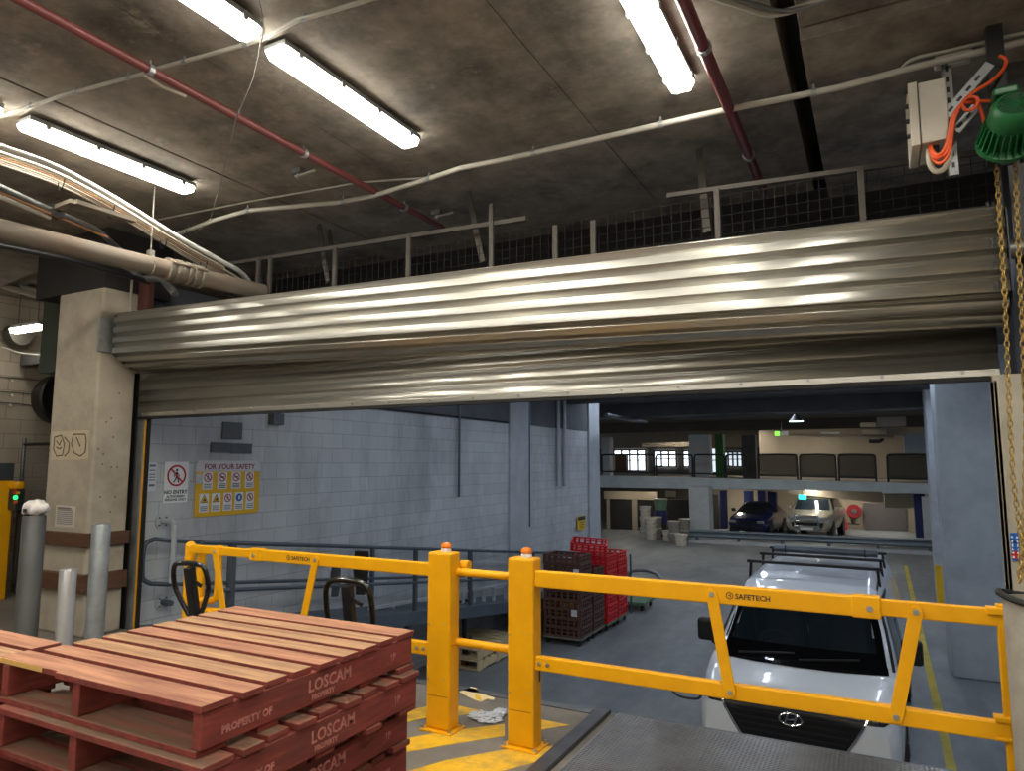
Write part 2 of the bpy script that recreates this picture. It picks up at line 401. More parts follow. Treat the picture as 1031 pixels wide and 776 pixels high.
# litter-free dock leveller plate and its angle strip
lv = thing('dock_leveller', 'grey checker plate dock leveller let into the floor edge', 'dock leveller', (-.6, 3.0, 0))
MB().box(-1.55, .54, 1.2, YD-.065, .001, .014).box(-1.55, .4, YD-.065, YD-.005, .001, .014).build('checker_plate', checker_plate('worn checker plate'), lv)
MB().box(-1.55, .4, YD-.004, YD+.02, -.16, .012).build('lip', M['steel'], lv)
st = MB().box(-1.69, -1.6, 1.2, YD+.0, .001, .03)
tag(st.build('edge_angle', mat('scuffed dark steel', (84, 84, 86), .45, metal=.6, var=.25, scale=6), bevel=.004), 'dark steel angle bar edging the checker plate', 'edge strip')
tag(MB().box(-4.6, -1.72, YD-.07, YD+.004, .0, .008).build('edge_angle', M['steel']), 'thin steel nosing along the dock edge behind the twin yellow posts', 'edge strip')

# ================================================================== ROLLER SHUTTER
rs = thing('roller_shutter', 'wide galvanised steel roller shutter half lowered over the dock opening', 'roller door', (-2.95, 4.3, 2.06))
def slat_profile(pitch, n, flat=1.):
    """(s, offset) along one slat, upwards: a flat band with a rolled lip, then a recessed ribbed band"""
    base = [(0, .004), (.0015, .0095), (.004, .010), (.05, .0045), (.0515, .002), (.053, -.022), (.064, -.014), (.065, -.021), (.077, -.012), (.078, -.019), (.0985, -.001)]
    k = pitch/.1
    return [(s_*k+i*pitch, o_ if not (.001 < s_ < .0505) else .0045+(o_-.0045)*flat) for i in range(n) for s_, o_ in base]
XL, XR = -6.46, .615
def lerp_tab(tab, x):
    for (x0, a), (x1, b_) in zip(tab, tab[1:]):
        if x <= x1: return a+(b_-a)*(x-x0)/(x1-x0)
    return tab[-1][1]
ZTOP = ((-6.5, 3.06), (.7, 2.895))
ZBOT = ((-6.5, 2.65), (.7, 2.43))
YF, YB = 4.05, 4.42
def coil_path(x, n=140):
    """rounded outline of the rolled curtain in the (y, z) plane, walked up the front face from its lower edge"""
    zt, zb = lerp_tab(ZTOP, x), lerp_tab(ZBOT, x)
    out = [(YF, zb+.001*0), (YF, zb+(zt-zb)*.86)]
    for i in range(1, 9): a = PI-PI/2*i/8; out.append((YF+.12+.12*math.cos(a), zt-(zt-zb)*.14+(zt-zb)*.14*math.sin(a)))
    out.append((YB-.1, zt))
    for i in range(1, 7): a = PI/2-PI/2*i/6; out.append((YB-.1+.1*math.cos(a), zt-.1+.1*math.sin(a)))
    out.append((YB, zb+.0))
    for i in range(1, 6): a = -PI/2*i/5; out.append((YB-.1+.1*math.cos(a), zb-.0+.12*math.sin(a)))
    out.append((YF+.2, zb-.13)); out.append((YF+.06, zb-.055)); out.append((YF, zb))
    P = [Vector((0, y, z)) for y, z in out]; L_ = [0]
    for a, b_ in zip(P, P[1:]): L_.append(L_[-1]+(b_-a).length)
    def at(s_):
        s_ = (s_ % 1.)*L_[-1]
        for k in range(len(P)-1):
            if s_ <= L_[k+1]+1e-9:
                t = (s_-L_[k])/(L_[k+1]-L_[k]); d = (P[k+1]-P[k]).normalized()
                return P[k].lerp(P[k+1], t), Vector((0, -d.z, d.y))
        return P[-1], Vector((0, -1, 0))
    return at, L_[-1]
xs_ = (XL, -5.4, -4.4, -3.2, -2, -.7, XR)
paths = [coil_path(x) for x in xs_]
NS = 16; prf = slat_profile(1./NS, NS)
rows = []
for s_, o_ in prf:
    r = []
    for x, (at_, L_) in zip(xs_, paths):
        p, n_ = at_(s_+.0); n2 = at_(s_+.012)[1]+at_(s_-.012)[1]+n_; n2.normalize()
        r.append(Vector((x, p.y, p.z))+n2*o_)
    rows.append(r)
rows.append(rows[0])
mb = MB(); mb.grid(rows); coil = mb.build('coil', M['shutter'], rs, smooth=20, solid=-.003)
YC = 4.44
rows = [[Vector((x, YC-o_, 2.1+s_)) for x in (-6.66, .6)] for s_, o_ in slat_profile(.112, 5, .0)]
mb = MB(); mb.grid(rows); mb.build('curtain', M['shutter'], rs, smooth=20, solid=.004)
MB().box(-6.68, .6, YC-.02, YC+.02, 2.058, 2.098).build('bottom_rail', M['shutter'], rs, bevel=.004)
MB().box(-6.68, .6, YC-.03, YC+.03, 2.035, 2.056).build('bottom_seal', M['rubber'], rs)
for i in range(19):
    x = -6.5+i*.385; MB().cyl((x, YC-.02, 2.083), (x, YC-.028, 2.083), .009, 8).build('bolt', M['galv'], rs)
for x, s_, k in ((XL-.006, -1, 0), (XR+.006, 1, -1)):
    e = MB(); at_, L_ = paths[k]
    e.prism([(at_(i/40)[0].y, at_(i/40)[0].z) for i in range(40)], o=(x, 0, 0), u=(0, 1, 0), v=(0, 0, 1), d=(.006*s_, 0, 0))
    e.build('end_plate', M['steel'] if s_ < 0 else M['black'], rs)
MB().cyl((XL-.12, 4.24, 2.9), (XR+.14, 4.24, 2.68), .05, 16).build('axle', M['steel'], rs, smooth=True)
MB().box(-6.548, -6.52, 3.94, 4.14, 2.66, 2.99).build('mounting_plate', M['galv'], rs, bevel=.004)
for i in range(6):
    p, n_ = paths[-1][0]((i+.3)/NS); h_ = paths[-1][1]/NS*.13
    if i % 2:
        for dx in (-.008, .01):
            for dz in (-.008, .008): MB().box(XR-.05+dx-.003, XR-.05+dx+.003, p.y-.012, p.y, p.z+dz-.003, p.z+dz+.003).build('rivet', M['signblack'], rs)
    else:
        for dx in (-.012, .012): MB().box(XR-.05+dx-.006, XR-.05+dx+.006, p.y-.012, p.y, p.z-h_*1.6, p.z+h_*1.6).build('slot', M['signblack'], rs)
def gxx(px, Y_): return PY(px, 515, Y_).x
for x0, x1, y_, nm, mm in ((123.5, 131.5, 4.40, 'guide_rail', 'black'), (132, 138.5, 4.43, 'guide_rail', 'galv'), (140.5, 142.2, 4.44, 'guide_strip', 'yellow'), (142.3, 146, 4.44, 'guide_seal', 'rubber')):
    MB().box(gxx(x0, y_), gxx(x1, y_), y_, y_+.012, 0, 2.5 if mm == 'black' else 2.04).build(nm, M[mm], rs)
MB().box(.555, .68, 4.36, 4.46, 0, 2.06).box(.555, .575, 4.36, 4.5, 0, 2.03).build('guide_rail', mat('pale door channel', (178, 172, 156), .5, metal=.4, var=.1), rs, bevel=.004)
MB().box(.684, .8, 4.3, 4.499, 0, 3.5).build('guide_cover', M['black'], rs)

# instruction sticker on the channel
sk = thing('instruction_sticker', 'small blue edged pictogram sticker on the pale door channel', 'sticker', (.6, 4.355, 1.2))
a = PY(1017, 536, 4.358); b_ = PY(1027, 565, 4.358)
MB().box(a.x, b_.x, 4.352, 4.358, b_.z, a.z).build('sticker_face', M['signblue'], sk)
hh = (a.z-b_.z)
for k, (zz, mm) in enumerate(((.2, 'signblue'), (.5, 'signblue'), (.8, 'signred'))):
    zc = a.z-hh*(.22+.28*k); w = (b_.x-a.x)*.42; cx = (a.x+b_.x)/2
    MB().box(cx-w, cx+w, 4.349, 4.352, zc-hh*.12, zc+hh*.1).build('pictogram_panel', M['signwhite'], sk)
    q = MB()
    if k == 1: q.prism([(-.008, .03), (.008, .03), (.008, 0), (.018, 0), (0, -.026), (-.018, 0), (-.008, 0)], o=(cx, 4.349, zc), d=(0, -.001, 0))
    else: q.prism([(-.006, .022), (.006, .022), (.006, .006), (.02, .006), (.02, -.006), (.006, -.006), (.006, -.022), (-.006, -.022), (-.006, -.006), (-.02, -.006), (-.02, .006), (-.006, .006)], o=(cx, 4.349, zc), d=(0, -.001, 0))
    q.build('pictogram', M[mm], sk)
# ================================================================== CEILING: battens, pipes, cables
def batten(x, y0, label, group='fluorescent battens', ln=1.27, z=3.9, name='ceiling_batten', dif='tube'):
    t = thing(name, label, 'light', (x, y0+ln/2, z), group)
    MB().box(x-.08, x+.08, y0+.005, y0+ln-.005, z-.056, z-.022).box(x-.045, x+.045, y0+.1, y0+ln-.1, z-.021, z-.001).build('housing', M['galv'], t, bevel=.006)
    b = MB()
    sec = [(-.077, -.057), (.077, -.057), (.072, -.075), (.056, -.1), (-.056, -.1), (-.072, -.075)]
    def rg(y, k): return [b.bm.verts.new((x+px*k, y, z-.057+(pz+.057)*k)) for px, pz in sec]
    b.skin([rg(y0, .8), rg(y0+.03, 1), rg(y0+ln-.03, 1), rg(y0+ln, .8)]); o = b.build('diffuser', M[dif], t)
    if dif+'_side' in M:
        o.data.materials.append(M[dif+'_side'])
        for p in o.data.polygons:
            if abs(p.normal.z) < .55: p.material_index = 1
    for k in range(4):
        y = y0+.12+(ln-.24)*k/3
        for s_ in (-1, 1): MB().box(x+s_*.084-.004, x+s_*.084+.004, y-.014, y+.014, z-.078, z-.03).build('clip', M['galv'], t)
    return t
batten(-2.79, 2.53, 'lit fluorescent batten beyond the pull cord, centre of the ceiling')
batten(-2.79, 1.12, 'lit fluorescent batten cut by the picture top, behind the pull cord')
batten(-4.9, 2.36, 'lit fluorescent batten above the thick rusty pipe and cable bundle')
batten(-4.9, .95, 'lit fluorescent batten of which only a tip shows at the picture edge')
batten(-.92, 2.69, 'lit fluorescent batten beside the dark red pipe near the winch motor')
for i, (x, y) in enumerate(((-.92, .2), (-2.79, -1.6), (.9, 1.2), (.9, -1.2), (-4.9, -1.4), (-7.5, 1.0), (-.92, -3.2), (-2.79, -4.6), (.9, -4.4), (-4.9, -4.6), (-.92, -6.2), (-2.79, -7.4), (-4.9, -7.4), (.9, -7.4))):
    batten(x, y, 'lit fluorescent batten behind the place where one stands', 'battens out of the picture')
# one far batten over the store area
ft = thing('ceiling_batten', 'small lit batten far off beyond the concrete column', 'light', (-9.9, 5.05, 3.42), 'fluorescent battens')
fa, fb = PY(14, 330, 5.05).x, PY(42, 330, 5.05).x
MB().box(fa, fb, 5.0, 5.1, 3.4, 3.45).build('housing', M['galv'], ft)
MB().prism([(-.06, 0), (.06, 0), (.04, -.06), (-.04, -.06)], o=(fa, 5.05, 3.4), u=(0, 1, 0), v=(0, 0, 1), d=(fb-fa, 0, 0)).build('diffuser', M['tube_far'], ft)
for x in (fa+.1, fb-.1): MB().cyl((x, 5.05, 3.45), (x, 5.05, 3.9), .006, 6).build('hanger', M['steel'], ft)

def pipe(name, pts, r, m, label, cat='pipe', n=10, clips=0, kk=1, clipmat='galv', group=None):
    pts = smooth_path(pts, kk) if kk > 1 else [Vector(p) for p in pts]
    if not clips: return tag(MB().tube(pts, r, n).build(name, M[m], smooth=True), label, cat, group)
    t = thing(name, label, cat, pts[0], group)
    MB().tube(pts, r, n).build('run', M[m], t, smooth=True)
    tot = sum((pts[i+1]-pts[i]).length for i in range(len(pts)-1)); acc = 0; k = 0
    for i in range(len(pts)-1):
        d = pts[i+1]-pts[i]; l = d.length
        while k < clips and (k+.5)*tot/clips <= acc+l:
            c = pts[i]+d*(((k+.5)*tot/clips-acc)/l); dn = d.normalized()
            b = MB(); b.cyl(c-dn*.015, c+dn*.015, r*1.28, 10)
            b.cbox(c+Vector((0, 0, (r+.03)/2)), .012, .012, r+.03); b.build('saddle_clip', M[clipmat], t)
            k += 1
        acc += l
    return t
M['frame0'] = mat('grey cord', (120, 116, 108), .8)
pipe('sprinkler_pipe', [(-3.455, -3, 3.76), (-3.455, 5.2, 3.76)], .027, 'red_pipe', 'thin red sprinkler pipe running between the fluorescent battens', clips=7)
M['dark_red'] = mat('deep red pipe paint', (104, 40, 44), .35, var=.2)
pipe('sprinkler_pipe', [(-.69, -3, 3.74), (-.69, 5.6, 3.74)], .034, 'dark_red', 'dark red pipe beside the batten nearest the winch motor', clips=6)
cz = 3.735
pipe('conduit', [PZ(x, y, cz) for x, y in ((165, 241), (215, 222), (250, 212), (338, 204), (376, 197), (426, 181.5), (464, 169), (510, 160), (720, 113), (845, 88), (925, 66.5), (1031, 42), (1120, 20))], .019, 'conduit', 'long pale conduit crossing the soffit above the roller shutter', 'conduit', clips=8)
pipe('conduit', [PZ(x, y, 3.885) for x, y in ((160, 221), (250, 203), (361, 183.5), (437, 178))], .009, 'conduit', 'thin grey conduit just behind the long pale one', 'conduit')
pipe('conduit', [PZ(x, y, 3.87) for x, y in ((-30, 129), (0, 118), (60, 97), (143, 74.5), (165, 67), (210, 55), (262, 40), (300, 20), (330, 12), (370, 0), (420, -16))], .012, 'conduit', 'thin pale conduit joining the ends of the battens', 'conduit', clips=8)
pipe('conduit', [PZ(143, 74.5, 3.87), PZ(165, 88, 3.87), PZ(187, 97, 3.87)], .009, 'cable_white', 'short pale conduit beside the thin red sprinkler pipe', 'conduit')
pipe('cable', [PZ(x, y, 3.84) for x, y in ((715, -4), (745, 5), (775, 14), (805, 8), (835, -3))], .018, 'conduit', 'looped grey cable at the picture top beside the dark red pipe', 'cable', kk=4)
pipe('cable', [PZ(x, y, 3.83) for x, y in ((735, -5), (765, 6), (795, 11), (845, -4))], .012, 'steel', 'dark looped cable lying against the looped grey one', 'cable', kk=4)
pipe('conduit', [PZ(905, 74, 3.79), PZ(918, 60, 3.79), PZ(960, 50, 3.79), PZ(1031, 33, 3.79), PZ(1100, 18, 3.79)], .011, 'conduit', 'thin conduit curving over the white isolator box', 'conduit', kk=4)
pipe('pull_cord', [PZ(258, -10, 3.78), PZ(263, 10, 3.77), PZ(266, 30, 3.76), PZ(254, 80, 3.7), PZ(237, 122, 3.64), PZ(222, 185, 3.6), PZ(212, 220, 3.62), PZ(196, 236, 3.7)], .0038, 'frame0', 'thin pull cord drooping down from the ceiling batten', 'cord', n=5)
# small bracket stubs on the soffit
for (x, y, lab) in ((300, 172, 'small dark bracket with a loose clip on the soffit near the red pipe'), (440, 214, 'grey bolted bracket on the soffit above the roller shutter')):
    p = PZ(x, y, 3.88); bt = thing('soffit_bracket', lab, 'bracket', p)
    MB().cbox(p, .1, .06, .04).build('plate', M['steel'], bt, bevel=.004)
    MB().cyl(p+Vector((0, 0, -.06)), p, .008, 8).beam(p+Vector((-.03, 0, -.04)), p+Vector((.16, .02, -.02)), .02, .012).build('bolt', M['conduit'], bt)

# thick rusty pipe with couplings
M['rustpipe'] = mat('weathered pipe', (112, 104, 92), .7, var=.15, scale=5, dirt=(96, 66, 48), dirt_amt=.6, dirt_scale=2.5)
bp = thing('drain_pipe', 'thick weathered pipe with bolted couplings passing above the concrete column', 'pipe', (-5.2, 3, 3.2))
A, B = Vector((-5.62, -.8, 3.2)), Vector((-5.062, 4.58, 3.2)); dn = (B-A).normalized()
MB().tube([A, B], .077, 18).build('run', M['rustpipe'], bp, smooth=True)
def on(x): # point on the pipe axis seen at pixel column x
    lo, hi = 0., 1.
    for _ in range(40):
        t = (lo+hi)/2; q = A.lerp(B, t)-CAM; px = W/2+F*q.dot(rt)/q.dot(fw)
        if px < x: lo = t
        else: hi = t
    return A.lerp(B, lo)
for x in (172, 183, 196):
    c = on(x); MB().lathe([(.077, -.05), (.1, -.045), (.1, -.02), (.086, -.015), (.086, .015), (.1, .02), (.1, .045), (.077, .05)], c, dn, 20).build('coupling', M['rustpipe'], bp, smooth=35)
    for s_ in (-1, 1): MB().cyl(c+Vector((s_*.088, 0, .045))-dn*.05, c+Vector((s_*.088, 0, .045))+dn*.05, .014, 8).build('bolt', M['rustpipe'], bp)
c = on(151); MB().cyl(c+Vector((0, 0, .08)), c+Vector((0, 0, .7)), .006, 8).cbox(c+Vector((0, 0, .1)), .045, .045, .05).torus(c, dn, .083, .006).build('hanger', M['frame0'], bp)
pipe('bent_pipe', [PY(x, y, 4.05) for x, y in ((126, 268), (136, 273), (142, 281), (160, 280), (166, 284), (176, 296))], .035, 'steel', 'short dark kinked pipe under the thick weathered pipe', 'pipe', kk=3)
tag(MB().box(-6.5, -6.34, 4.3, 4.36, 3.05, 3.42).build('junction_box', mat('rust red box', (86, 48, 40), .7)), 'rust red junction box above the end of the shutter coil', 'box')
pipe('conduit', [(-6.54, 4.25, 2.95), (-6.54, 4.25, 3.5)], .012, 'conduit', 'short upright white conduit at the concrete column top', 'conduit')

# cable bundle sweeping down to the shutter
cb_px = ((-40, 139), (0, 152), (60, 174), (120, 206), (180, 243), (225, 268), (246, 281), (254, 300))
cbz = (3.62, 3.62, 3.61, 3.58, 3.5, 3.42, 3.38, 3.36)
def along(off, px=cb_px, zs=cbz, dz=0): return [PZ(x+off*.4, y+off, z+dz) for (x, y), z in zip(px, zs)]
pipe('conduit', along(-5), .022, 'white', 'white conduit on the upper side of the cable bundle', 'conduit', kk=4)
for k, (off, r, m_, lab) in enumerate(((1.5, .012, 'cable_white', 'cream cable next to the white conduit'), (4, .012, 'cable_white', 'cream cable second from the white conduit'),
      (6.5, .011, 'orange2', 'tan cable in the middle of the cable bundle'), (9, .013, 'cable_white', 'cream cable below the tan one'),
      (11.5, .011, 'cable_white', 'cream cable second below the tan one'), (14, .013, 'cable_white', 'lowest cream cable of the cable bundle'))):
    if 'orange2' not in M: M['orange2'] = mat('tan cable sheath', (190, 140, 100), .5, var=.12)
    pts = along(off*1.05); pts = pts[:6+(k % 2)]
    pipe('cable', pts, r, m_, lab, 'cable', kk=4, group='cables of the bundle')
for x, y, z in ((62, 182, 3.6), (112, 210, 3.57), (165, 242, 3.51), (205, 266, 3.43)):
    tag(MB().torus(PZ(x, y, z), (.25, 1, -.05), .072, .004, 14, 5).build('cable_tie', M['black']), 'thin dark tie strapped round the cable bundle', 'cable tie', 'cable ties of the bundle')
# second run of cables and flat bracket, nearer the column
pipe('cable', [PZ(x, y, 3.42) for x, y in ((-30, 176), (0, 188), (50, 211), (95, 230), (110, 242), (128, 258))], .022, 'steel', 'dark grey tube with a bracket beyond the rusty pipe', 'pipe', kk=3)
pipe('cable', [PZ(x, y, 3.4) for x, y in ((-30, 182), (0, 193), (50, 214), (90, 231), (108, 239))], .012, 'orange2', 'tan cable lying on the dark grey tube', 'cable', kk=3)
pipe('conduit', [PZ(x, y, 3.38) for x, y in ((-30, 188), (0, 198), (50, 219))], .016, 'conduit', 'grey conduit under the tan cable', 'conduit')
bk = thing('strut_bracket', 'bent pale steel bracket beyond the thick weathered pipe', 'bracket', PZ(60, 206, 3.45))
MB().beam(PZ(52, 212, 3.45), PZ(75, 203, 3.45), .06, .03).beam(PZ(75, 203, 3.45), PZ(135, 222, 3.45), .06, .03).build('arm', mat('dusty steel', (120, 110, 96), .7), bk)
MB().cbox(PZ(55, 213, 3.43), .09, .09, .08).build('clamp', M['black'], bk)
pipe('pipe', [PZ(x, y, 3.3) for x, y in ((-30, 240), (0, 247), (60, 259), (110, 272), (150, 284))], .026, 'black', 'dark pipe slung below the thick weathered pipe', 'pipe')
pipe('sprinkler_pipe', [PY(3, 262, 4.95), PY(20, 259, 4.95), PY(60, 247, 4.95)], .02, 'black', 'black sprinkler pipe near the far store ceiling', 'pipe')
pipe('sprinkler_pipe', [PY(3, 279, 4.9), PY(10, 281, 4.9), PY(50, 293, 4.9)], .025, 'black', 'black pipe with a sprinkler drop in the far store area', 'pipe')
pipe('pipe', [PY(3, 288, 4.8), PY(10, 290, 4.8), PY(50, 301, 4.8)], .04, 'conduit', 'pale pipe in the far store area', 'pipe')
tag(MB().cyl(PY(15, 279, 4.87), PY(15, 293, 4.87), .02, 8).cyl(PY(12, 288, 4.87), PY(18, 288, 4.87), .025, 8).build('sprinkler', M['black']), 'black sprinkler head on the far pipe', 'sprinkler')
M['duct'] = mat('dusty duct sheet', (96, 94, 88), .6, metal=.3)
tag(MB().cyl((-10.55, 5.2, PY(10, 338, 5.2).z), (PY(22, 338, 5.2).x, 5.2, PY(10, 338, 5.2).z), .15, 20).build('duct', M['duct'], smooth=True), 'round dusty air duct beyond the concrete column', 'duct')
pipe('cable', [PY(2, 349, 5.0), PY(8, 351, 5.1), PY(20, 355, 5.2), PY(40, 357, 5.2), PY(58, 357, 5.2), PY(80, 355, 5.2)], .008, 'white', 'thin white cable sagging in the far store area', 'cable', kk=3)
tag(MB().box(-10.55, -7.7, 5.3, 5.4, 2.95, 3.1).build('cable_tray', M['dark']), 'dark cable tray above the block wall of the store', 'cable tray')
for k, (x, y) in enumerate(((11, 383), (11, 398), (9.5, 408))):
    p = PX(x, y, -10.59); tag(MB().cyl(p, p+Vector((.03, 0, 0)), .018, 8).build('cable_clip', M['white']), ('upper', 'middle', 'lower')[k]+' white cable clip on the cream block wall', 'clip')
for k, y0 in enumerate((379, 394, 405)):
    pipe('wall_cable', [PX(0, y0, -10.58), PX(20, y0+1.5, -10.58), PX(48, y0+5, -10.58)], .008, 'steel', ('upper', 'middle', 'lower')[k]+' thin cable run along the cream block wall', 'cable')

# guard mesh and hangers above the shutter
YM = 4.62
gm_ = thing('guard_mesh', 'dark wire mesh guard with a pale frame above the shutter coil', 'mesh guard', (-2.5, YM, 3.0))
M['frame'] = mat('dusty angle iron', (76, 71, 65), .75, var=.15)
MB().beam(PY(232, 265.5, YM), PY(530, 220, YM), .03, .035).build('top_rail', M['frame'], gm_)
MB().beam(PY(672, 197, YM), PY(1060, 143, YM), .03, .03).build('top_rail', M['frame'], gm_)
for x, y in ((262, 261), (274, 259), (339, 250), (413, 238), (496, 206), (560, 228), (598, 223), (722, 190), (866, 169)):
    p = PY(x, y, YM); MB().box(p.x-.018, p.x+.018, YM-.03, YM-.005, 2.95, p.z).build('stanchion', M['frame'], gm_)
w = MB()
for i in range(98):
    x = -5.6+i*.067; w.box(x-.002, x+.002, YM+.004, YM+.008, 2.95, 3.38)
for k in range(7):
    z = 2.98+k*.067; w.box(-5.6, .95, YM+.004, YM+.008, z-.002, z+.002)
w.build('wire_mesh', mat('sooty wire', (13, 12, 12), .9), gm_)  # wires in one even near-black colour
for (a, b, lab) in (((321, 226), (330, 284), 'slanted flat hanger strap nearest the concrete column, above the shutter'), ((471, 193), (486, 264), 'slanted flat hanger strap at the middle of the shutter'),
                    ((704, 150), (712, 234), 'slanted flat hanger strap beside the dark red pipe'), ((331, 232), (334, 252), 'short stub strap beside the slanted strap nearest the column')):
    q = PZ(*a, 3.895); q2 = PY(*b, 4.68) if 'stub' not in lab else PY(*b, 4.75)
    tag(MB().beam(q, q2, .05, .012, (0, 1, 0)).build('hanger_strap', M['frame']), lab, 'bracket')
pipe('conduit', [PY(235, 268, 4.75), PY(246, 277, 4.75), PY(252, 284, 4.75)], .02, 'cable_white', 'short pale elbow pipe ending behind the mesh frame', 'conduit', kk=3)

# control box, isolator, struts, orange cables, winch motor with chains
cx_ = thing('control_box', 'grey electrical control cabinet hanging below the soffit near the green motor', 'control box', PY(935, 165, 4.0))
p0, p1, p2 = PY(924, 85, 3.9), PY(952, 80, 3.9), PY(926, 160, 3.9)
M['greybox'] = mat('cabinet grey enamel', (196, 190, 176), .5, var=.05, dirt=(150, 144, 130), dirt_amt=.4, dirt_scale=6)
zb, zt = 3.195, 3.515
MB().box(p0.x, p1.x, 3.9, 4.2, zb, zt).build('cabinet', M['greybox'], cx_, bevel=.006)
MB().box(p0.x-.045, p0.x-.004, 3.895, 4.205, zb-.008, zt+.008).build('cabinet_door', M['greybox'], cx_, bevel=.005)
for k in range(4): MB().cyl((p0.x-.06, 3.93, zb+.06+k*.08), (p0.x-.045, 3.93, zb+.06+k*.08), .012, 10).build('push_button', M['signblack'], cx_)
b = MB(); b.cyl((p0.x+.06, 3.97, zb-.03), (p0.x+.06, 3.97, zb), .018, 10); b.cyl((p0.x+.11, 4.02, zb-.03), (p0.x+.11, 4.02, zb), .016, 10); b.build('cable_gland', M['black'], cx_)
for (a, b_, y, lab) in (((953.5, 78), (953.5, 140), 4.22, 'upright slotted steel strut behind the control cabinet'), ((952, 116), (997, 64), 3.98, 'upper diagonal slotted strut beside the control cabinet'), ((962, 132), (984, 106), 4.12, 'lower diagonal slotted strut below the orange cables')):
    P, Q = PY(*a, y), PY(*b_, y); t = thing('slotted_strut', lab, 'bracket', P)
    if y == 4.22: Q = Vector((P.x, y, 3.12)); P = Vector((P.x, y, 3.81))
    b = MB(); b.beam(P, Q, .004, .045, (0, 1, 0) if False else (P-Q).cross(Vector((0, 1, 0)))); d = (Q-P).normalized(); s_ = d.cross(Vector((0, 1, 0))).normalized()
    b.beam(P-s_*.022+Vector((0, .012, 0)), Q-s_*.022+Vector((0, .012, 0)), .028, .004, s_); b.build('channel', M['galv'], t)
    b = MB(); L_ = (Q-P).length; n = int(L_/.06)
    for k in range(n):
        c = P+d*(.035+k*.06); b.beam(c-d*.015, c+d*.015, .002, .014, s_); b.bm.verts.ensure_lookup_table()
        for v in b.bm.verts[-8:]: v.co.y -= .0025
    b.build('slot', M['signblack'], t)
iso = thing('isolator_switch', 'white isolator switch box fixed to the soffit above the control cabinet', 'switch', PZ(958, 60, 3.74))
p = PZ(960, 60, 3.76); MB().cbox(p+Vector((0, .03, .026)), .17, .13, .05).build('box', M['greybox'], iso, bevel=.01)
MB().cyl(p+Vector((.01, -.015, 0)), p+Vector((.01, -.015, -.018)), .03, 14).beam(p+Vector((-.03, -.015, -.024)), p+Vector((.05, -.015, -.024)), .016, .012).build('rotary_handle', M['white'], iso, bevel=.003)
YO = 3.86
def oc(pts, lab, r=.0085, y=YO):
    pipe('orange_cable', [PY(px, py, y+dy) for px, py, dy in pts], r, 'orange', lab, 'cable', kk=5, group='orange motor cables')
oc(((937, 143, .1), (938, 150, .05), (944, 156, .0), (951, 150, 0), (956, 134, 0), (959, 118, 0), (967, 106, 0), (974, 99, 0), (982, 98, 0), (985, 102, 0), (981, 109, 0), (973, 111, 0), (969, 106, 0)), 'orange cable ending in a coiled ring')
oc(((938, 150, .1), (940, 160, .05), (947, 164, .0), (955, 155, 0), (958.5, 136, 0), (961, 120, 0), (969, 104, 0), (980, 93, .02), (998, 82, .05), (1010, 70, .1), (1013, 60, .12), (1006, 56, .12)), 'orange cable arching up to the pale conduit')
oc(((936, 147, .1), (937, 153, .05), (943, 159, 0), (952, 154, 0), (957, 138, 0), (960, 121, 0), (968, 105, 0), (983, 104, .05), (988, 112, .08), (993, 130, .1), (999, 144, .12)), 'orange cable dropping to the green motor')
oc(((972, 103, .02), (985, 102, .04), (1001, 102, .1)), 'short orange cable running into the green motor side')
pipe('cable', [PY(x, y, 3.95) for x, y in ((935, 150), (936, 164), (942, 172), (950, 170), (956, 158), (955, 140), (953, 130))], .014, 'cable_white', 'pale cable looping under the control cabinet', 'cable', kk=5)

mo = thing('winch_motor', 'green electric winch motor with a fan grille at the shutter end', 'motor', (.67, 3.95, 3.1))
M['green'] = mat('green machine enamel', (22, 98, 50), .4, var=.12, dirt=(20, 60, 40), dirt_amt=.3, dirt_scale=6)
c = PY(1022, 104, 3.66); ax = Vector((-.05, .9, -.38)).normalized(); SC = .8; u_, v_, _ = basis(ax)
MB().lathe([(r_*SC, h_*SC) for r_, h_ in [(.085, 0), (.1, .012), (.115, .05), (.118, .12), (.115, .13), (.108, .13), (.108, .3), (.08, .32)]], c, ax, 26).build('motor_body', M['green'], mo, smooth=35)
b = MB()
for k in range(26):
    a = 2*PI*k/26; o_ = u_*math.cos(a)+v_*math.sin(a)
    b.beam(c+o_*.112*SC+ax*.125*SC, c+o_*.135*SC+ax*.27*SC, .006, .026, o_)
b.build('cooling_fin', M['green'], mo)
b = MB()
for k in range(6): b.torus(c-ax*.002, ax, (.014+k*.0125)*SC, .0018, 24, 5)
for k in range(8):
    a = PI*k/8; o_ = u_*math.cos(a)+v_*math.sin(a); b.beam(c-o_*.082*SC-ax*.002, c+o_*.082*SC-ax*.002, .003, .004, ax)
b.build('fan_grille', M['green'], mo)
MB().cyl(c+ax*.004, c-ax*.0005, .08*SC, 24).build('fan_recess', M['signblack'], mo)
MB().cbox(c+Vector((-.02, .1, .095)), .1, .1, .04).build('terminal_box', M['green'], mo, bevel=.01)
e_ = c+ax*.3
MB().lathe([(.09, 0), (.122, .01), (.122, .03), (.08, .05)], c+ax*.21, ax, 24).build('flange', M['green'], mo, smooth=35)
gb = PY(1014, 152, 3.95)
MB().prism([(-.07, .05), (.07, .05), (.05, -.02), (.015, -.05), (-.015, -.05), (-.05, -.02)], o=gb+Vector((0, -.05, 0)), d=(0, .1, 0)).build('gear_case', M['galv'], mo, bevel=.006)
MB().cyl(gb+Vector((-.08, 0, -.01)), gb+Vector((.08, 0, -.01)), .03, 14).box(gb.x-.085, gb.x-.05, gb.y-.03, gb.y+.03, gb.z-.06, gb.z).box(gb.x+.05, gb.x+.085, gb.y-.03, gb.y+.03, gb.z-.06, gb.z).build('chain_guide', M['black'], mo)
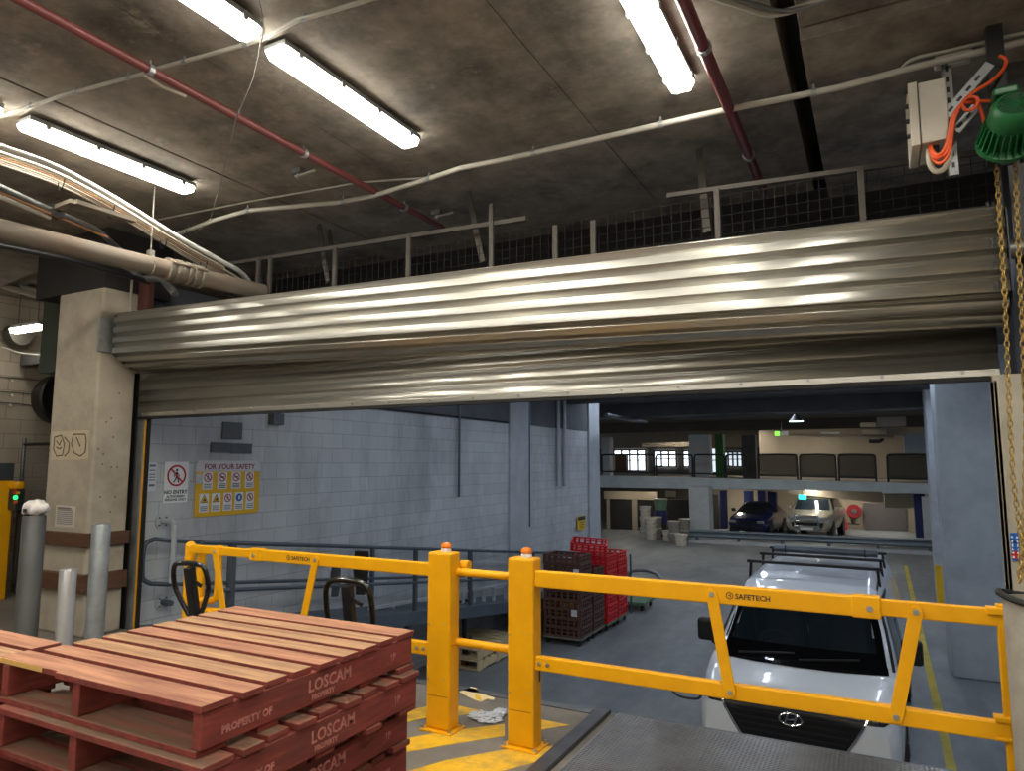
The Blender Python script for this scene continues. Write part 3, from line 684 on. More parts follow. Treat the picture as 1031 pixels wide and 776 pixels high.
MB().box(gb.x-.03, gb.x+.04, 4.05, 4.1, gb.z-.02, 3.81).build('mounting_bracket', M['black'], mo)
M['brass'] = mat('yellow passivated chain', (178, 148, 84), .4, metal=.6, var=.15)
def chain(name, pts, lab):
    pts = [Vector(p) for p in pts]; b = MB(); k = 0; pitch = .03
    for i in range(len(pts)-1):
        d = pts[i+1]-pts[i]; n = max(1, int(d.length/pitch)); dd = d.normalized()
        for j in range(n):
            c0 = pts[i]+d*(j/n); ax_ = Vector((1, .25, 0)) if k % 2 else Vector((-.25, 1, 0))
            side = ax_.cross(dd).normalized(); ax2 = dd.cross(side)
            b.tube([c0+dd*(.02*math.cos(2*PI*q/8))+side*(.0105*math.sin(2*PI*q/8)) for q in range(8)], .0034, 5, True); k += 1
    tag(b.build(name, M['brass'], smooth=True), lab, 'chain')
chain('hand_chain', [PY(1003, 161, 4.0), PY(1012, 300, 4.0), PY(1016, 400, 4.0), PY(1020, 480, 4.0), PY(1029, 548, 4.0), PY(1026, 590, 4.0)], 'brass coloured hand chain hanging in front of the shutter end')
chain('hand_chain', [PY(1022, 158, 4.0), PY(1028, 300, 4.0), PY(1033, 420, 4.0), PY(1031, 560, 4.0), PY(1027, 589, 4.0)], 'brass coloured hand chain hanging just clear of the shutter end')
# ================================================================== PALLETS
M['pal_top'] = mat('worn bare deck board', (164, 126, 92), .85, var=.28, scale=2, stretch=(1.2, 16, 16), speck=(112, 80, 58), dirt=(112, 78, 58), dirt_amt=.95, dirt_scale=1.5, bump=.35, bscale=5)
M['pal_top2'] = mat('pink worn deck board', (166, 118, 90), .85, var=.26, scale=2, stretch=(1.2, 16, 16), speck=(126, 82, 62), dirt=(122, 74, 58), dirt_amt=.95, dirt_scale=1.3, bump=.35, bscale=5)
M['pal_red'] = mat('red pallet paint', (128, 54, 45), .8, var=.28, scale=3, stretch=(10, 1.5, 10), speck=(158, 98, 76), dirt=(92, 50, 40), dirt_amt=.8, dirt_scale=1.4, bump=.3, bscale=4)
M['pal_old'] = mat('weathered brown board', (104, 80, 62), .85, var=.25, scale=2, stretch=(1.2, 14, 14), dirt=(150, 66, 54), dirt_amt=.8, dirt_scale=1.1, bump=.4, bscale=5)
M['pal_raw'] = mat('fresh split wood', (206, 164, 92), .8, var=.2)
M['stencil'] = mat('worn white stencil', (178, 112, 102), .8, var=.4, scale=30)
PW, PD, PH = 1.165, 1.15, .165
def pallet(x, y, z, label, group, seed, top=False, words=True):
    """x = near corner on the stringer side (largest x), y = nearest edge, z = underside"""
    rnd = random.Random(seed)
    t = thing('timber_pallet', label, 'pallet', (x-PW/2, y+PD/2, z), group)
    x0 = x-PW
    zb, zs, zt = z, z+.022, z+PH-.024
    widths = (.13, .095, .1, .095, .1, .095, .1, .095, .125)
    gap = (PD-sum(widths))/8; yy = y
    for i, wd in enumerate(widths):
        j = rnd.uniform(-.012, .012); e = rnd.uniform(-.016, .016)
        m = M['pal_top2'] if (i in (0, 1, 8) or rnd.random() < .2) else M['pal_top']
        if not top: m = M['pal_old']
        b = MB()
        if top and i == 0:
            b.prism([(x0-.045, yy+.02), (x-.80, yy+.014), (x-.79, yy), (x+e, yy), (x+e, yy+wd), (x0-.045, yy+wd)], o=(0, 0, zt+.001), u=(1, 0, 0), v=(0, 1, 0), d=(0, 0, .023))
        else:
            b.box(x0+j*.5, x+e, yy+.002, yy+wd, zt+.001, zt+.024)
        o = b.build('deck_board', m, t, bevel=.003)
        # painted ends keep their red
        o.data.materials.append(M['pal_red'] if top else M['pal_red'])
        for p in o.data.polygons:
            if abs(p.normal.x) > .7 or p.normal.y < -.7: p.material_index = 1
        if top and i == 0:
            tag(o, 'split pinkish front board with its end broken away')
            tag(MB().box(x0-.04, x-.82, yy+.0155, yy+.0195, zt+.004, zt+.023).build('split_edge', M['pal_raw'], t), 'raw yellowish split edge')
        yy += wd+gap
    for i, sx in enumerate((x0+.0, x-PW/2-.115, x-.046)):
        st = MB().box(sx, sx+.045, y+.012, y+PD-.008, zs+.001, zt).build('stringer', M['pal_red'], t, bevel=.004)
        if i == 2 and words:
            for (yy0, s, sz, zz) in ((y+.09, 'PROPERTY OF', .034, .03), (y+.48, 'LOSCAM', .062, .05), (y+.50, 'PROPERTY', .026, .018), (y+.98, '1P', .04, .045)):
                text('lettering', s, sz, (x-.0008, yy0, zs+zz), (0, 1, 0), (0, 0, 1), M['stencil'], st, .0004, bold=.0015)
    for wd, yy in ((.12, y+.005), (.095, y+.25), (.1, y+.52), (.095, y+.79), (.12, y+PD-.128)):
        e = rnd.uniform(-.02, .015)
        o = MB().box(x0+.002, x+e, yy, yy+wd, zb, zs).build('base_board', M['pal_old'], t, bevel=.003)
        o.data.materials.append(M['pal_red'])
        for p in o.data.polygons:
            if p.normal.y < -.7 or p.normal.x > .7: p.material_index = 1
    return t
PXR, PYF = -1.945, 1.575
names = ('lowest red pallet of the stack beside the twin yellow posts', 'red pallet second from the bottom of the stack near the yellow posts', 'red pallet in the middle of the stack near the yellow posts',
         'red pallet second from the top, jutting out below the topmost one', 'topmost red pallet with pale worn deck boards and stencilled side')
for k in range(5):
    pallet(PXR+(0, -.03, -.01, .05, 0)[k], PYF+(0, .015, -.01, -.03, 0)[k], .005+k*(PH+.0005), names[k], 'pallets of the stack near the yellow posts', 10+k, top=(k == 4))
names2 = ('lowest red pallet of the stack at the picture edge', 'red pallet second from the bottom of the stack at the picture edge', 'middle red pallet of the stack at the picture edge',
          'red pallet second from the top of the stack at the picture edge', 'top red pallet of the neighbouring stack, only a board end showing')
for k in range(5):
    pallet(-3.165-.012*(k % 2), .68+.01*(k % 3), .005+k*(PH+.0005), names2[k], 'pallets of the stack at the picture edge', 30+k, top=(k == 4), words=False)

# ================================================================== DOCK BARRIER
Y = M['yellow']
M['bolt'] = mat('bright bolt steel', (196, 196, 196), .3, metal=.9, var=.05)
def bolts(parent, pts, r=.012, d=(0, -1, 0), h=.008):
    r *= .8
    for p in pts:
        b = MB(); p = Vector(p); dd = Vector(d); b.cyl(p, p+dd*.003, r*1.5, 14); b.cyl(p+dd*.003, p+dd*(.003+h), r, 6); b.build('bolt', M['bolt'], parent)
tp = thing('barrier_posts', 'pair of thick yellow barrier posts tied by two round rails, amber lamps on top', 'barrier post', (-2.14, 3.72, 0))
PF, PB = 3.648, 3.76
M['amber'] = mat('amber lamp lens', (224, 116, 18), .15, var=.1, coat=.6)
M['clear'] = mat('clear lamp base', (214, 210, 204), .15, coat=.5)
for x0, x1 in ((-1.945, -1.777), (-2.505, -2.337)):
    MB().box(x0, x1, PF, PB, .012, 1.05).build('post', Y, tp, bevel=.012)
    MB().box(x0-.03, x1+.028, PF-.03, PB+.03, 0, .012).build('base_plate', Y, tp, bevel=.004)
    bolts(tp, [(x, y, .012) for x in (x0-.012, x1+.012) for y in (PF-.012, PB+.012)], .011, (0, 0, 1), .014)
    MB().box(x0+.01, x1-.014, PF-.0012, PF-.0002, .205, .209).box(x1-.012, x1+.0012, PF+.02, PB-.02, .5, .504).build('cover_seam', mat('seam shadowless brown', (150, 96, 10), .6), tp)
    for k, z in enumerate((.3, .62)):
        bolts(tp, [(x0+.02, PF, z), (x1-.035, PF, z+.01)], .004, h=.002)
    xc, yc = x1-.072, PB-.05
    MB().lathe([(.033, 0), (.033, .018), (.03, .022)], (xc, yc, 1.05), n=18).build('beacon_base', M['clear'], tp, smooth=35)
    MB().lathe([(.028, 0), (.034, .005), (.034, .018), (.026, .03), (.01, .035)], (xc, yc, 1.073), n=18).build('beacon_lens', M['amber'], tp, smooth=35)
MB().box(-1.7768, -1.776, 3.72, 3.735, .36, .42).build('slot', M['signblack'], tp)
for z in (.93, .515):
    MB().cyl((-2.345, 3.73, z), (-1.935, 3.73, z), .024, 14).build('tie_rail', Y, tp, smooth=True)
MB().cyl((-2.345, 3.79, .96), (-2.29, 3.79, .96), .035, 14).build('pivot', Y, tp, smooth=True)

def gate(name, label, xp, xe, joint, struts, tx, tsize, nb, s):
    """s=+1 gate reaching to +x from the post at xp to xe"""
    t = thing(name, label, 'barrier gate', ((xp+xe)/2, 3.68, 0))
    F0 = 3.66; zl_, zh_ = (.894, .986) if s > 0 else (.9, .98); zb_ = .0 if s > 0 else -.012
    b1 = MB().box(min(xp, joint), max(xp, joint), F0, F0+.045, zl_, zh_).build('top_beam', Y, t, bevel=.007)
    MB().box(min(joint-s*.12, xe), max(joint-s*.12, xe), F0+.006, F0+.04, zl_+.012, zh_-.006).build('top_extension', Y, t, bevel=.006)
    sl = MB().box(min(joint-s*.11, joint+s*.012), max(joint-s*.11, joint+s*.012), F0-.006, F0+.051, zl_-.004, zh_+.006).build('joint_sleeve', Y, t, bevel=.008)
    bolts(t, [(joint-s*.035, F0-.006, .935)], .012)
    MB().box(min(xp, xe), max(xp, xe), F0, F0+.045, .438+zb_, .516+zb_).build('bottom_beam', Y, t, bevel=.007)
    bolts(t, [(xp+s*.03, F0, .477+zb_), (xp+s*.08, F0, .477+zb_)], .010)
    for xt, xb in struts:
        q = MB(); a, b_ = Vector((xt, F0-.008, .94)), Vector((xb, F0-.008, .477+zb_)); d = (a-b_).normalized(); sd = Vector((d.z, 0, -d.x))
        w = .028; out = []
        for c, a0 in ((a, 0), (b_, PI)):
            for i in range(9):
                th = a0+PI*i/8; out.append(c+sd*(w*math.cos(th))+d*(w*math.sin(th)))
        q.prism([(p.x, p.z) for p in out], o=(0, F0-.014, 0), d=(0, .012, 0)); q.build('strut', Y, t, bevel=.002)
        bolts(t, [a+Vector((0, -.006, 0)), b_+Vector((0, -.006, 0))], .011)
    text('lettering', 'SAFETECH', tsize, (tx+tsize*1.2, F0-.0008, (zl_+zh_)/2-tsize*.36), (1, 0, 0), (0, 0, 1), M['signblack'], b1, .0006, bold=.0008)
    lg = MB(); c = Vector((tx+tsize*.45, F0-.0008, (zl_+zh_)/2)); R = tsize*.48
    h = [c+Vector((R*math.cos(PI/6+PI*i/3), 0, R*math.sin(PI/6+PI*i/3))) for i in range(6)]
    for i in range(6): lg.beam(h[i], h[(i+1) % 6], .001, tsize*.1, (0, 0, 1) if abs((h[(i+1) % 6]-h[i]).x) > .001 else (1, 0, 0))
    for i in range(3): lg.beam(c+(h[2*i]-c)*.45, c+(h[(2*i+1) % 6]-c)*.45, .001, tsize*.1, (0, 0, 1))
    lg.beam(c-Vector((R*.45, 0, 0)), c+Vector((R*.45, 0, 0)), .001, tsize*.1)
    lg.build('logo', M['signblack'], b1)
    return t
def GX(x, y): return PY(x, y, 3.655).x
XJ = GX(884, 608)
rg_ = gate('barrier_gate', 'yellow lift gate of two beams and slanted struts in front of the white van', -1.776, .44, XJ, ((GX(717, 603), GX(735, 693)), (GX(922, 615), GX(902, 718))), GX(731, 600), .036, 2, 1)
xe = GX(1006, 690)
eb = MB().box(.415, .452, 3.665, 3.7, .02, 1.0).build('end_bar', Y, rg_, bevel=.005)
for z0_, z1_ in ((.955, .985), (.515, .538), (.44, .455)): MB().box(.38, .454, 3.652, 3.71, z0_, z1_).build('hinge_lug', Y, rg_, bevel=.004)
XJ2 = GX(252, 558)
lg_ = gate('barrier_gate', 'yellow lift gate behind the red pallets, running towards the concrete column', -2.505, -4.72, XJ2, ((GX(318, 563), GX(303, 640)), (GX(217, 556), GX(226, 630))), GX(288, 562), .037, 2, -1)
rc = thing('gate_receiver', 'yellow rounded tube post with a loop receiving the barrier gate by the shutter guide', 'barrier post', (-4.78, 3.7, 0))
MB().cyl((-4.83, 3.755, 0), (-4.83, 3.755, .95), .04, 16).lathe([(.04, 0), (.034, .02), (.015, .035), (.002, .038)], (-4.83, 3.755, .95), n=16).build('post', Y, rc, smooth=35)
MB().tube([(-4.70, 3.755, .012), (-4.70, 3.755, .93)], .034, 12).build('post', Y, rc, smooth=True)
MB().tube([(-4.5, 3.755, .97)]+smooth_path([(-4.5, 3.755, .95), (-4.5, 3.755, .66), (-4.52, 3.755, .58), (-4.6, 3.755, .55), (-4.7, 3.755, .55)], 4), .026, 12).build('loop', Y, rc, smooth=True)
MB().box(-4.9, -4.4, 3.65, 3.8, 0, .012).build('base_plate', Y, rc)
MB().box(-4.62, -4.42, 3.73, 3.79, .40, .5).build('latch_plate', Y, rc, bevel=.005)

# ================================================================== HAND PALLET TRUCKS
M['tire'] = mat('brown polyurethane tyre', (96, 62, 44), .6)
M['blk_gloss'] = mat('gloss black tube', (20, 20, 22), .25, coat=.4)
M['bronze'] = mat('worn black tube', (34, 32, 29), .22, metal=.4, var=.3, coat=.4)
def pallet_truck(label, top_px, ztop, w, hgt, hm, tilt_y, group='hand pallet trucks', forks=-1, shape=0, rot=0., fork_len=1.1, ramp=0.):
    """handle loop at the pixel's place; drawbar leaning down to the pump and fork frame"""
    tp_ = PZ(*top_px, ztop); base = Vector((tp_.x+tilt_y[0], tp_.y+tilt_y[1], ramp))
    t = thing('hand_pallet_truck', label, 'pallet truck', base, group)
    dn_ = (Vector((base.x, base.y, ramp+.25))-tp_).normalized()
    u = Vector((math.cos(rot), math.sin(rot), 0)); d = dn_
    if shape == 0:
        pts = [tp_+u*(w*.30), tp_+u*(w*.46)+d*(hgt*.10), tp_+u*(w*.5)+d*(hgt*.35), tp_+u*(w*.44)+d*(hgt*.55), tp_+u*(w*.12)+d*hgt, tp_-u*(w*.12)+d*hgt, tp_-u*(w*.44)+d*(hgt*.55), tp_-u*(w*.5)+d*(hgt*.35), tp_-u*(w*.46)+d*(hgt*.10), tp_-u*(w*.30)]
    else:
        pts = [tp_+u*(w*.25), tp_+u*(w*.45)+d*(hgt*.12), tp_+u*(w*.5)+d*(hgt*.4), tp_+u*(w*.47)+d*(hgt*.8), tp_+u*(w*.25)+d*hgt, tp_-u*(w*.25)+d*hgt, tp_-u*(w*.47)+d*(hgt*.8), tp_-u*(w*.5)+d*(hgt*.4), tp_-u*(w*.45)+d*(hgt*.12), tp_-u*(w*.25)]
    loop = []
    m = len(pts)
    for i in range(m):
        p0, p1, p2, p3 = pts[i-1], pts[i], pts[(i+1) % m], pts[(i+2) % m]
        for j in range(4):
            s_ = j/4; loop.append(.5*((2*p1)+(p2-p0)*s_+(2*p0-5*p1+4*p2-p3)*s_*s_+(3*p1-p0-3*p2+p3)*s_**3))
    hl = MB().tube(loop, .016, 10, True).build('handle', hm, t, smooth=True)
    MB().beam(tp_+d*(hgt*.4)+u*(w*.3), tp_+d*(hgt*.3)+u*(w*.05), .012, .02).build('release_lever', M['black'], t)
    MB().beam(tp_+d*.02, tp_+d*((Vector((base.x, base.y, ramp+.25))-tp_).length), .05, .055, u).build('drawbar', M['black'], t, bevel=.006)
    b = Vector((base.x, base.y, ramp)); f = Vector((-u.y*forks*-1, u.x*forks*-1, 0)) if False else (Vector((0, 0, 1)).cross(u)*forks)
    MB().cyl(b+Vector((0, 0, .1)), b+Vector((0, 0, .36)), .055, 16).build('pump', M['black'], t, smooth=35)
    for s_ in (-1, 1):
        c = b+u*(.07*s_)+Vector((0, 0, .09)); MB().cyl(c-u*.025, c+u*.025, .09, 18).build('steer_wheel', M['tire'], t, smooth=35)
    MB().beam(b+f*.1-u*.26+Vector((0, 0, .3)), b+f*.1+u*.26+Vector((0, 0, .3)), .06, .16).build('frame', M['red_truck'], t, bevel=.008)
    for s_ in (-1, 1):
        MB().beam(b+f*.1+u*(.19*s_)+Vector((0, 0, .11)), b+f*(.1+fork_len)+u*(.19*s_)+Vector((0, 0, .1)), .15, .045).build('fork', M['red_truck'], t, bevel=.008)
        c = b+f*(fork_len)+u*(.19*s_)+Vector((0, 0, .041)); MB().cyl(c-u*.04, c+u*.04, .04, 14).build('load_roller', M['tire'], t, smooth=35)
    return t
M['red_truck'] = mat('dark truck enamel', (60, 60, 64), .45)
pallet_truck('hand pallet truck with a black teardrop handle behind the pallets', (190, 568), .965, .27, .34, M['blk_gloss'], (.02, .12), shape=0, rot=.15, forks=-1, fork_len=.35)
pallet_truck('hand pallet truck with a worn black loop handle near the yellow posts', (349, 585), .955, .30, .32, M['bronze'], (.0, .12), shape=1, rot=.1, forks=-1, fork_len=.3)

# ================================================================== BOLLARDS
M['galv_blue'] = mat('spangled galvanised pipe', (150, 156, 158), .4, metal=.55, var=.18, scale=10, dirt=(120, 130, 140), dirt_amt=.5, dirt_scale=3)
M['galv_dark'] = mat('scuffed dark galvanised pipe', (104, 106, 104), .5, metal=.5, var=.2, scale=6, dirt=(64, 60, 56), dirt_amt=.6, dirt_scale=3)
M['galv_bright'] = mat('bright silver wrapped pipe', (206, 206, 206), .3, metal=.5, var=.08, scale=8)
def bollard(label, x, y, r, z, m, open_top=True):
    t = thing('steel_bollard', label, 'bollard', (x, y, 0), 'galvanised bollards')
    MB().lathe([(r, 0), (r, z-.01), (r-.004, z), (r-.012, z), (r-.014, z-.06), (.001, z-.06)], (x, y, 0), n=28).build('pipe', m, t, smooth=35)
    MB().lathe([(r+.05, 0), (r+.05, .012), (r, .012)], (x, y, 0), n=24).build('base_plate', M['galv'], t)
    return t
p = PY(99, 580, 3.35); bollard('tall galvanised bollard standing in front of the column corner', p.x, 3.35, .066, PY(99, 527, 3.35).z, M['galv_blue'])
p = PY(67, 600, 3.4); bollard('short bright silver bollard in front of the concrete column', p.x, 3.4, .064, PY(67, 573, 3.4).z, M['galv_bright'])
p = PY(30, 580, 3.2); bollard('dark scuffed bollard with a white packet on top', p.x, 3.2, .082, PY(30, 518, 3.2).z, M['galv_dark'])
zt0 = PY(30, 518, 3.2).z
pk = thing('paper_packet', 'crumpled white paper packet lying on the dark bollard', 'packet', (p.x, 3.2, zt0))
b = MB(); bmesh.ops.create_icosphere(b.bm, subdivisions=3, radius=1)
for v in b.bm.verts:
    n = v.co.copy(); k = 1+.12*math.sin(7*n.x+3*n.y)+.1*math.sin(9*n.y-4*n.z)
    v.co = Vector((p.x+.01+n.x*.11*k, 3.2+n.y*.085*k, zt0+.055+max(-1, n.z*1.2)*.055*k))
b.build('wrapper', mat('white packet paper', (214, 208, 202), .7, var=.08, dirt=(120, 120, 150), dirt_amt=.5, dirt_scale=14), pk, smooth='all')
MB().cbox((p.x+.02, 3.115, zt0+.04), .03, .012, .03).build('printed_mark', M['signblack'], pk)
rb = bollard('stout pale bollard beside the end of the barrier gate, black strap on its top', .525, 3.42, .115, 1.07, mat('pale weathered pipe', (150, 144, 132), .6, metal=.2, var=.12, dirt=(110, 104, 96), dirt_amt=.5, dirt_scale=4))
MB().tube([Vector((.525, 3.42, 1.075))+Vector((.125*math.cos(2*PI*i/24), .125*math.sin(2*PI*i/24), .012*math.cos(2*PI*i/12))) for i in range(24)], .013, 8, True).build('strap', M['rubber'], rb, smooth=True)

# ================================================================== STORE AREA ON THE DOCK
by = thing('baling_press', 'yellow baling press with a dark hood and a lit green button, at the picture edge', 'machine', (-9.0, 4.7, 0))
BX1 = PY(13.5, 500, 4.66).x; BX0 = BX1-1.25
zt = PY(10, 484, 4.5).z
M['mach'] = mat('machine yellow', (232, 166, 10), .4, var=.06)
MB().box(BX0, BX1, 4.3, 4.66, 0, zt).build('body', M['mach'], by, bevel=.015)
fr = MB()
for x in (BX0+.05, BX0+.62, BX1-.06): fr.box(x-.05, x+.05, 4.25, 4.3, .12, zt)
for z in (.2, .75, 1.25, zt-.06): fr.box(BX0, BX1, 4.255, 4.3, z-.05, z+.05)
fr.build('door_frame', M['mach'], by, bevel=.006)
MB().beam((BX1-.35, 4.22, 1.45), (BX1-.02, 4.22, 1.45), .03, .05).cyl((BX1-.28, 4.2, 1.52), (BX1-.28, 4.2, 1.3), .02, 8).build('latch', M['mach'], by, bevel=.004)
MB().box(BX1+.0, BX1+.05, 4.22, 4.3, .3, .85).box(BX1, BX1+.14, 4.22, 4.26, .80, .83).box(BX1, BX1+.14, 4.22, 4.26, .42, .45).build('hinge_bar', M['mach'], by)
MB().box(BX0+.05, BX1-.02, 4.35, 4.66, zt+.001, PY(10, 466, 4.5).z).build('hood', mat('dark slate hood', (58, 66, 74), .5), by, bevel=.01)
a, b_ = PY(15, 484, 4.7), PY(24.5, 513, 4.7)
MB().box(BX1+.006, b_.x, 4.60, 4.69, b_.z, PY(15, 492, 4.7).z).build('control_panel', mat('dark control box', (44, 48, 54), .5), by, bevel=.008)
MB().box(BX1+.002, b_.x+.015, 4.58, 4.69, PY(15, 492, 4.7).z+.001, a.z+.0).build('panel_cap', M['mach'], by, bevel=.03)
def btn(px, py, nm, m, r):
    q = PY(px-.5, py, 4.599); MB().cyl(q, q+Vector((0, -.03, 0)), r, 12).build(nm, m, by)
btn(17.5, 495, 'emergency_button', M['signred'], .03); btn(17.5, 500.5, 'lit_button', mat('lit green button', (60, 230, 130), .4, emit=(40, 230, 120), es=1.5), .024); btn(20, 496, 'amber_button', M['signyellow'], .018); btn(17.5, 505, 'small_button', M['orange'], .018)
MB().tube([(BX1+.05, 4.72, 1.3), (BX1+.07, 4.72, .7), (BX1+.03, 4.72, .2)], .025, 8).build('hose', M['rubber'], by, smooth=True)

cf = thing('chain_link_fence', 'grey chain link fence panel between the press and the column', 'fence', (-8.9, 5.0, 0))
fx0, fx1, fz = PY(24, 450, 5.0).x, -7.6, PY(40, 447, 5.0).z
MB().cyl((fx0, 5, 0), (fx0, 5, fz+.08), .024, 10).build('post', M['steel'], cf); MB().cyl((fx1, 5, 0), (fx1, 5, fz), .024, 10).build('post', M['steel'], cf)
MB().cyl((fx0, 5, fz), (fx1, 5, fz), .02, 8).build('top_rail', M['black'], cf)
w = MB(); s_ = .06; L_ = fx1-fx0; Hh = fz
n = int((L_+Hh)/s_)
for k in range(n):
    for sg in (1, -1):
        # diagonal wires clipped to the panel
        a0 = k*s_
        x0_, z0_ = max(0, a0-Hh), min(a0, Hh); x1_, z1_ = min(a0, L_), max(0, a0-L_)
        if x1_-x0_ < .02: continue
        A_ = Vector((fx0+x0_, 5+.004*sg, z0_)); B_ = Vector((fx0+x1_, 5+.004*sg, z1_))
        if sg < 0: A_ = Vector((fx1-x0_, 5-.004, z0_)); B_ = Vector((fx1-x1_, 5-.004, z1_))
        w.beam(A_, B_, .004, .004, (0, 1, 0))
w.build('chain_link_mesh', M['galv'], cf)
fn = thing('drum_fan', 'round black drum fan on the cream block wall, half behind the column', 'fan', (-10.3, 5.6, 2.4))
fc = PX(62, 402, -10.35)
MB().lathe([(.36, -.1), (.38, 0), (.38, .14), (.35, .16), (.33, .12), (.15, .1), (.001, .1)], fc, (1, 0, 0), 32).build('drum', M['black'], fn, smooth=35)
b = MB()
for k in range(5): b.torus(fc+Vector((.15, 0, 0)), (1, 0, 0), +.08+k*.06, .004, 28, 5)
b.build('grille', M['black'], fn)
MB().box(-10.6, -10.4, fc.y-.05, fc.y+.05, fc.z-.1, fc.z+.1).build('wall_bracket', M['black'], fn)
tag(MB().box(-11.5, -9.0, 4.0, 4.12, 0, .0025).build('floor_marking', M['paint']), 'yellow floor stripe beside the baling press', 'floor marking')['kind'] = 'structure'

# ================================================================== LITTER NEAR THE POSTS
sc_ = thing('cardboard_scrap', 'torn pale cardboard scrap on the dock floor behind the posts', 'cardboard', PZ(480, 700, 0))
pl = [PZ(x, y, .002).xy for x, y in ((462, 697), (470, 694), (474, 692), (480, 693), (481, 697), (488, 700), (498, 703), (497, 705), (490, 704), (484, 707), (476, 704), (470, 701))]
MB().prism([tuple(p) for p in pl], o=(0, 0, .002), u=(1, 0, 0), v=(0, 1, 0), d=(0, 0, .006)).build('sheet', mat('pale cardboard', (226, 206, 160), .8), sc_)
q = [tuple(PZ(x, y, .009).xy) for x, y in ((478, 699), (484, 701), (485, 705), (479, 703))]
MB().prism(q, o=(0, 0, .0085), u=(1, 0, 0), v=(0, 1, 0), d=(0, 0, .002)).build('printed_patch', M['signyellow'], sc_)
for (px, py, sx, sy, lab) in ((489, 724, .12, .08, 'crumpled clear plastic wrap on the floor between the posts'), (503, 720, .05, .07, 'small wad of clear plastic wrap against the right hand post')):
    b = MB(); bmesh.ops.create_icosphere(b.bm, subdivisions=3, radius=1); c = PZ(px, py, 0); r_ = random.Random(px)
    for v in b.bm.verts:
        k = r_.uniform(.6, 1.15); v.co = Vector((c.x+v.co.x*sx*k, c.y+v.co.y*sy*k, max(.002, .018+v.co.z*.022*k)))
    m_ = M.get('wrap') or mat('clear film', (206, 212, 220), .12, var=.1, coat=.6); M['wrap'] = m_
    tag(b.build('plastic_wrap', m_), lab.replace('right hand post', 'post nearer the gate'), 'plastic wrap')
# ================================================================== RAMP AND HANDRAILS ALONG THE BLOCK WALL
M['ramp'] = mat('grey ramp steel', (92, 102, 112), .55, metal=.3, var=.12, scale=3)
M['rail'] = mat('grey handrail tube', (92, 100, 108), .38, metal=.5, var=.12, scale=6)
XO, XI, SL = -5.77, -6.52, -.125
def rz(y): return SL*(y-4.5)
YE = 4.5+LOW/SL
ra = thing('ramp', 'grey steel ramp falling from the dock along the block wall', 'ramp', (-6.2, 10, LOW)); ra['kind'] = 'structure'
def sl_box(x0, x1, y0, y1, dz0, dz1):
    return [(x0, y0, rz(y0)+dz0), (x1, y0, rz(y0)+dz0), (x1, y1, rz(y1)+dz0), (x0, y1, rz(y1)+dz0), (x0, y0, rz(y0)+dz1), (x1, y0, rz(y0)+dz1), (x1, y1, rz(y1)+dz1), (x0, y1, rz(y1)+dz1)]
MB().hexa(sl_box(XW+.06, XO, YD+.04, 15.9, -.06, 0)).build('deck', M['ramp'], ra)
MB().hexa(sl_box(XO-.04, XO+.02, YD+.04, 15.9, -.17, .015)).build('side_channel', M['ramp'], ra, bevel=.006)
for y in (6.2, 8., 12.): MB().box(XO-.1, XO-.02, y, y+.08, LOW, rz(y)-.06).build('support_leg', M['ramp'], ra)
def handrail(x, y0, label, posts, loop, h=.86):
    t = thing('handrail', label, 'handrail', (x, 9, LOW))
    ys = [y0+i*.5 for i in range(int((15.6-y0)/.5)+1)]
    if loop:
        top = [(x, y0+.04, rz(y0)+.40)]
        MB().tube([Vector((x, y0+.3, rz(y0+.3)+.40))]+smooth_path([(x, y0+.1, rz(y0)+.40), (x, y0+.02, rz(y0)+.45), (x, y0, rz(y0)+.52), (x, y0, rz(y0)+h-.12), (x, y0+.03, rz(y0)+h-.03), (x, y0+.12, rz(y0)+h)], 3)+[Vector((x, y0+.3, rz(y0+.3)+h))], .024, 10).build('end_loop', M['rail'], t, smooth=True)
        ys = [y0+.3]+ys[1:]
    MB().tube([(x, y, rz(y)+h) for y in ys], .024, 10).build('top_rail', M['rail'], t, smooth=True)
    MB().tube([(x, y, rz(y)+.40) for y in ys], .021, 10).build('mid_rail', M['rail'], t, smooth=True)
    for y in posts: MB().box(x-.025, x+.025, y-.025, y+.025, rz(y)+.015, rz(y)+h-.02).build('post', M['rail'], t)
    return t
handrail(XO-.02, 4.62, 'grey ramp handrail nearer the yard, on square posts', (5.0, 8.14, 9.62, 11.4, 13.2, 15.0), False)
handrail(XI, 4.53, 'grey ramp handrail next to the block wall with a rounded end loop', (5.6, 8.1, 10.8, 13.4), True, .84)
wb = thing('wall_pipe', 'grey elbow pipe stubs flanged to the block wall by the signs', 'pipe bracket', (XW, 4.9, .8))
for py in (524.5, 606):
    p = PX(163, py, XW); MB().cyl(p+Vector((.002, 0, 0)), p+Vector((.012, 0, 0)), .085, 20).build('flange', M['paintgrey'], wb, smooth=35)
    b = MB()
    for k in range(4): a = PI/4+PI/2*k; q = p+Vector((.012, .055*math.cos(a), .055*math.sin(a))); b.cyl(q, q+Vector((.012, 0, 0)), .01, 6)
    b.build('flange_bolt', M['steel'], wb)
    e = p+Vector((.2, 0, 0)); pts = [p+Vector((.01, 0, 0)), p+Vector((.15, 0, 0))]
    if py < 560: pts = smooth_path([p+Vector((.01, 0, 0)), p+Vector((.16, 0, 0)), p+Vector((.195, 0, -.03)), p+Vector((.2, 0, -.08)), p+Vector((.2, 0, -.62))], 3)
    MB().tube(pts, .03, 10).build('elbow', M['paintgrey'] if py < 560 else M['rail'], wb, smooth=True)
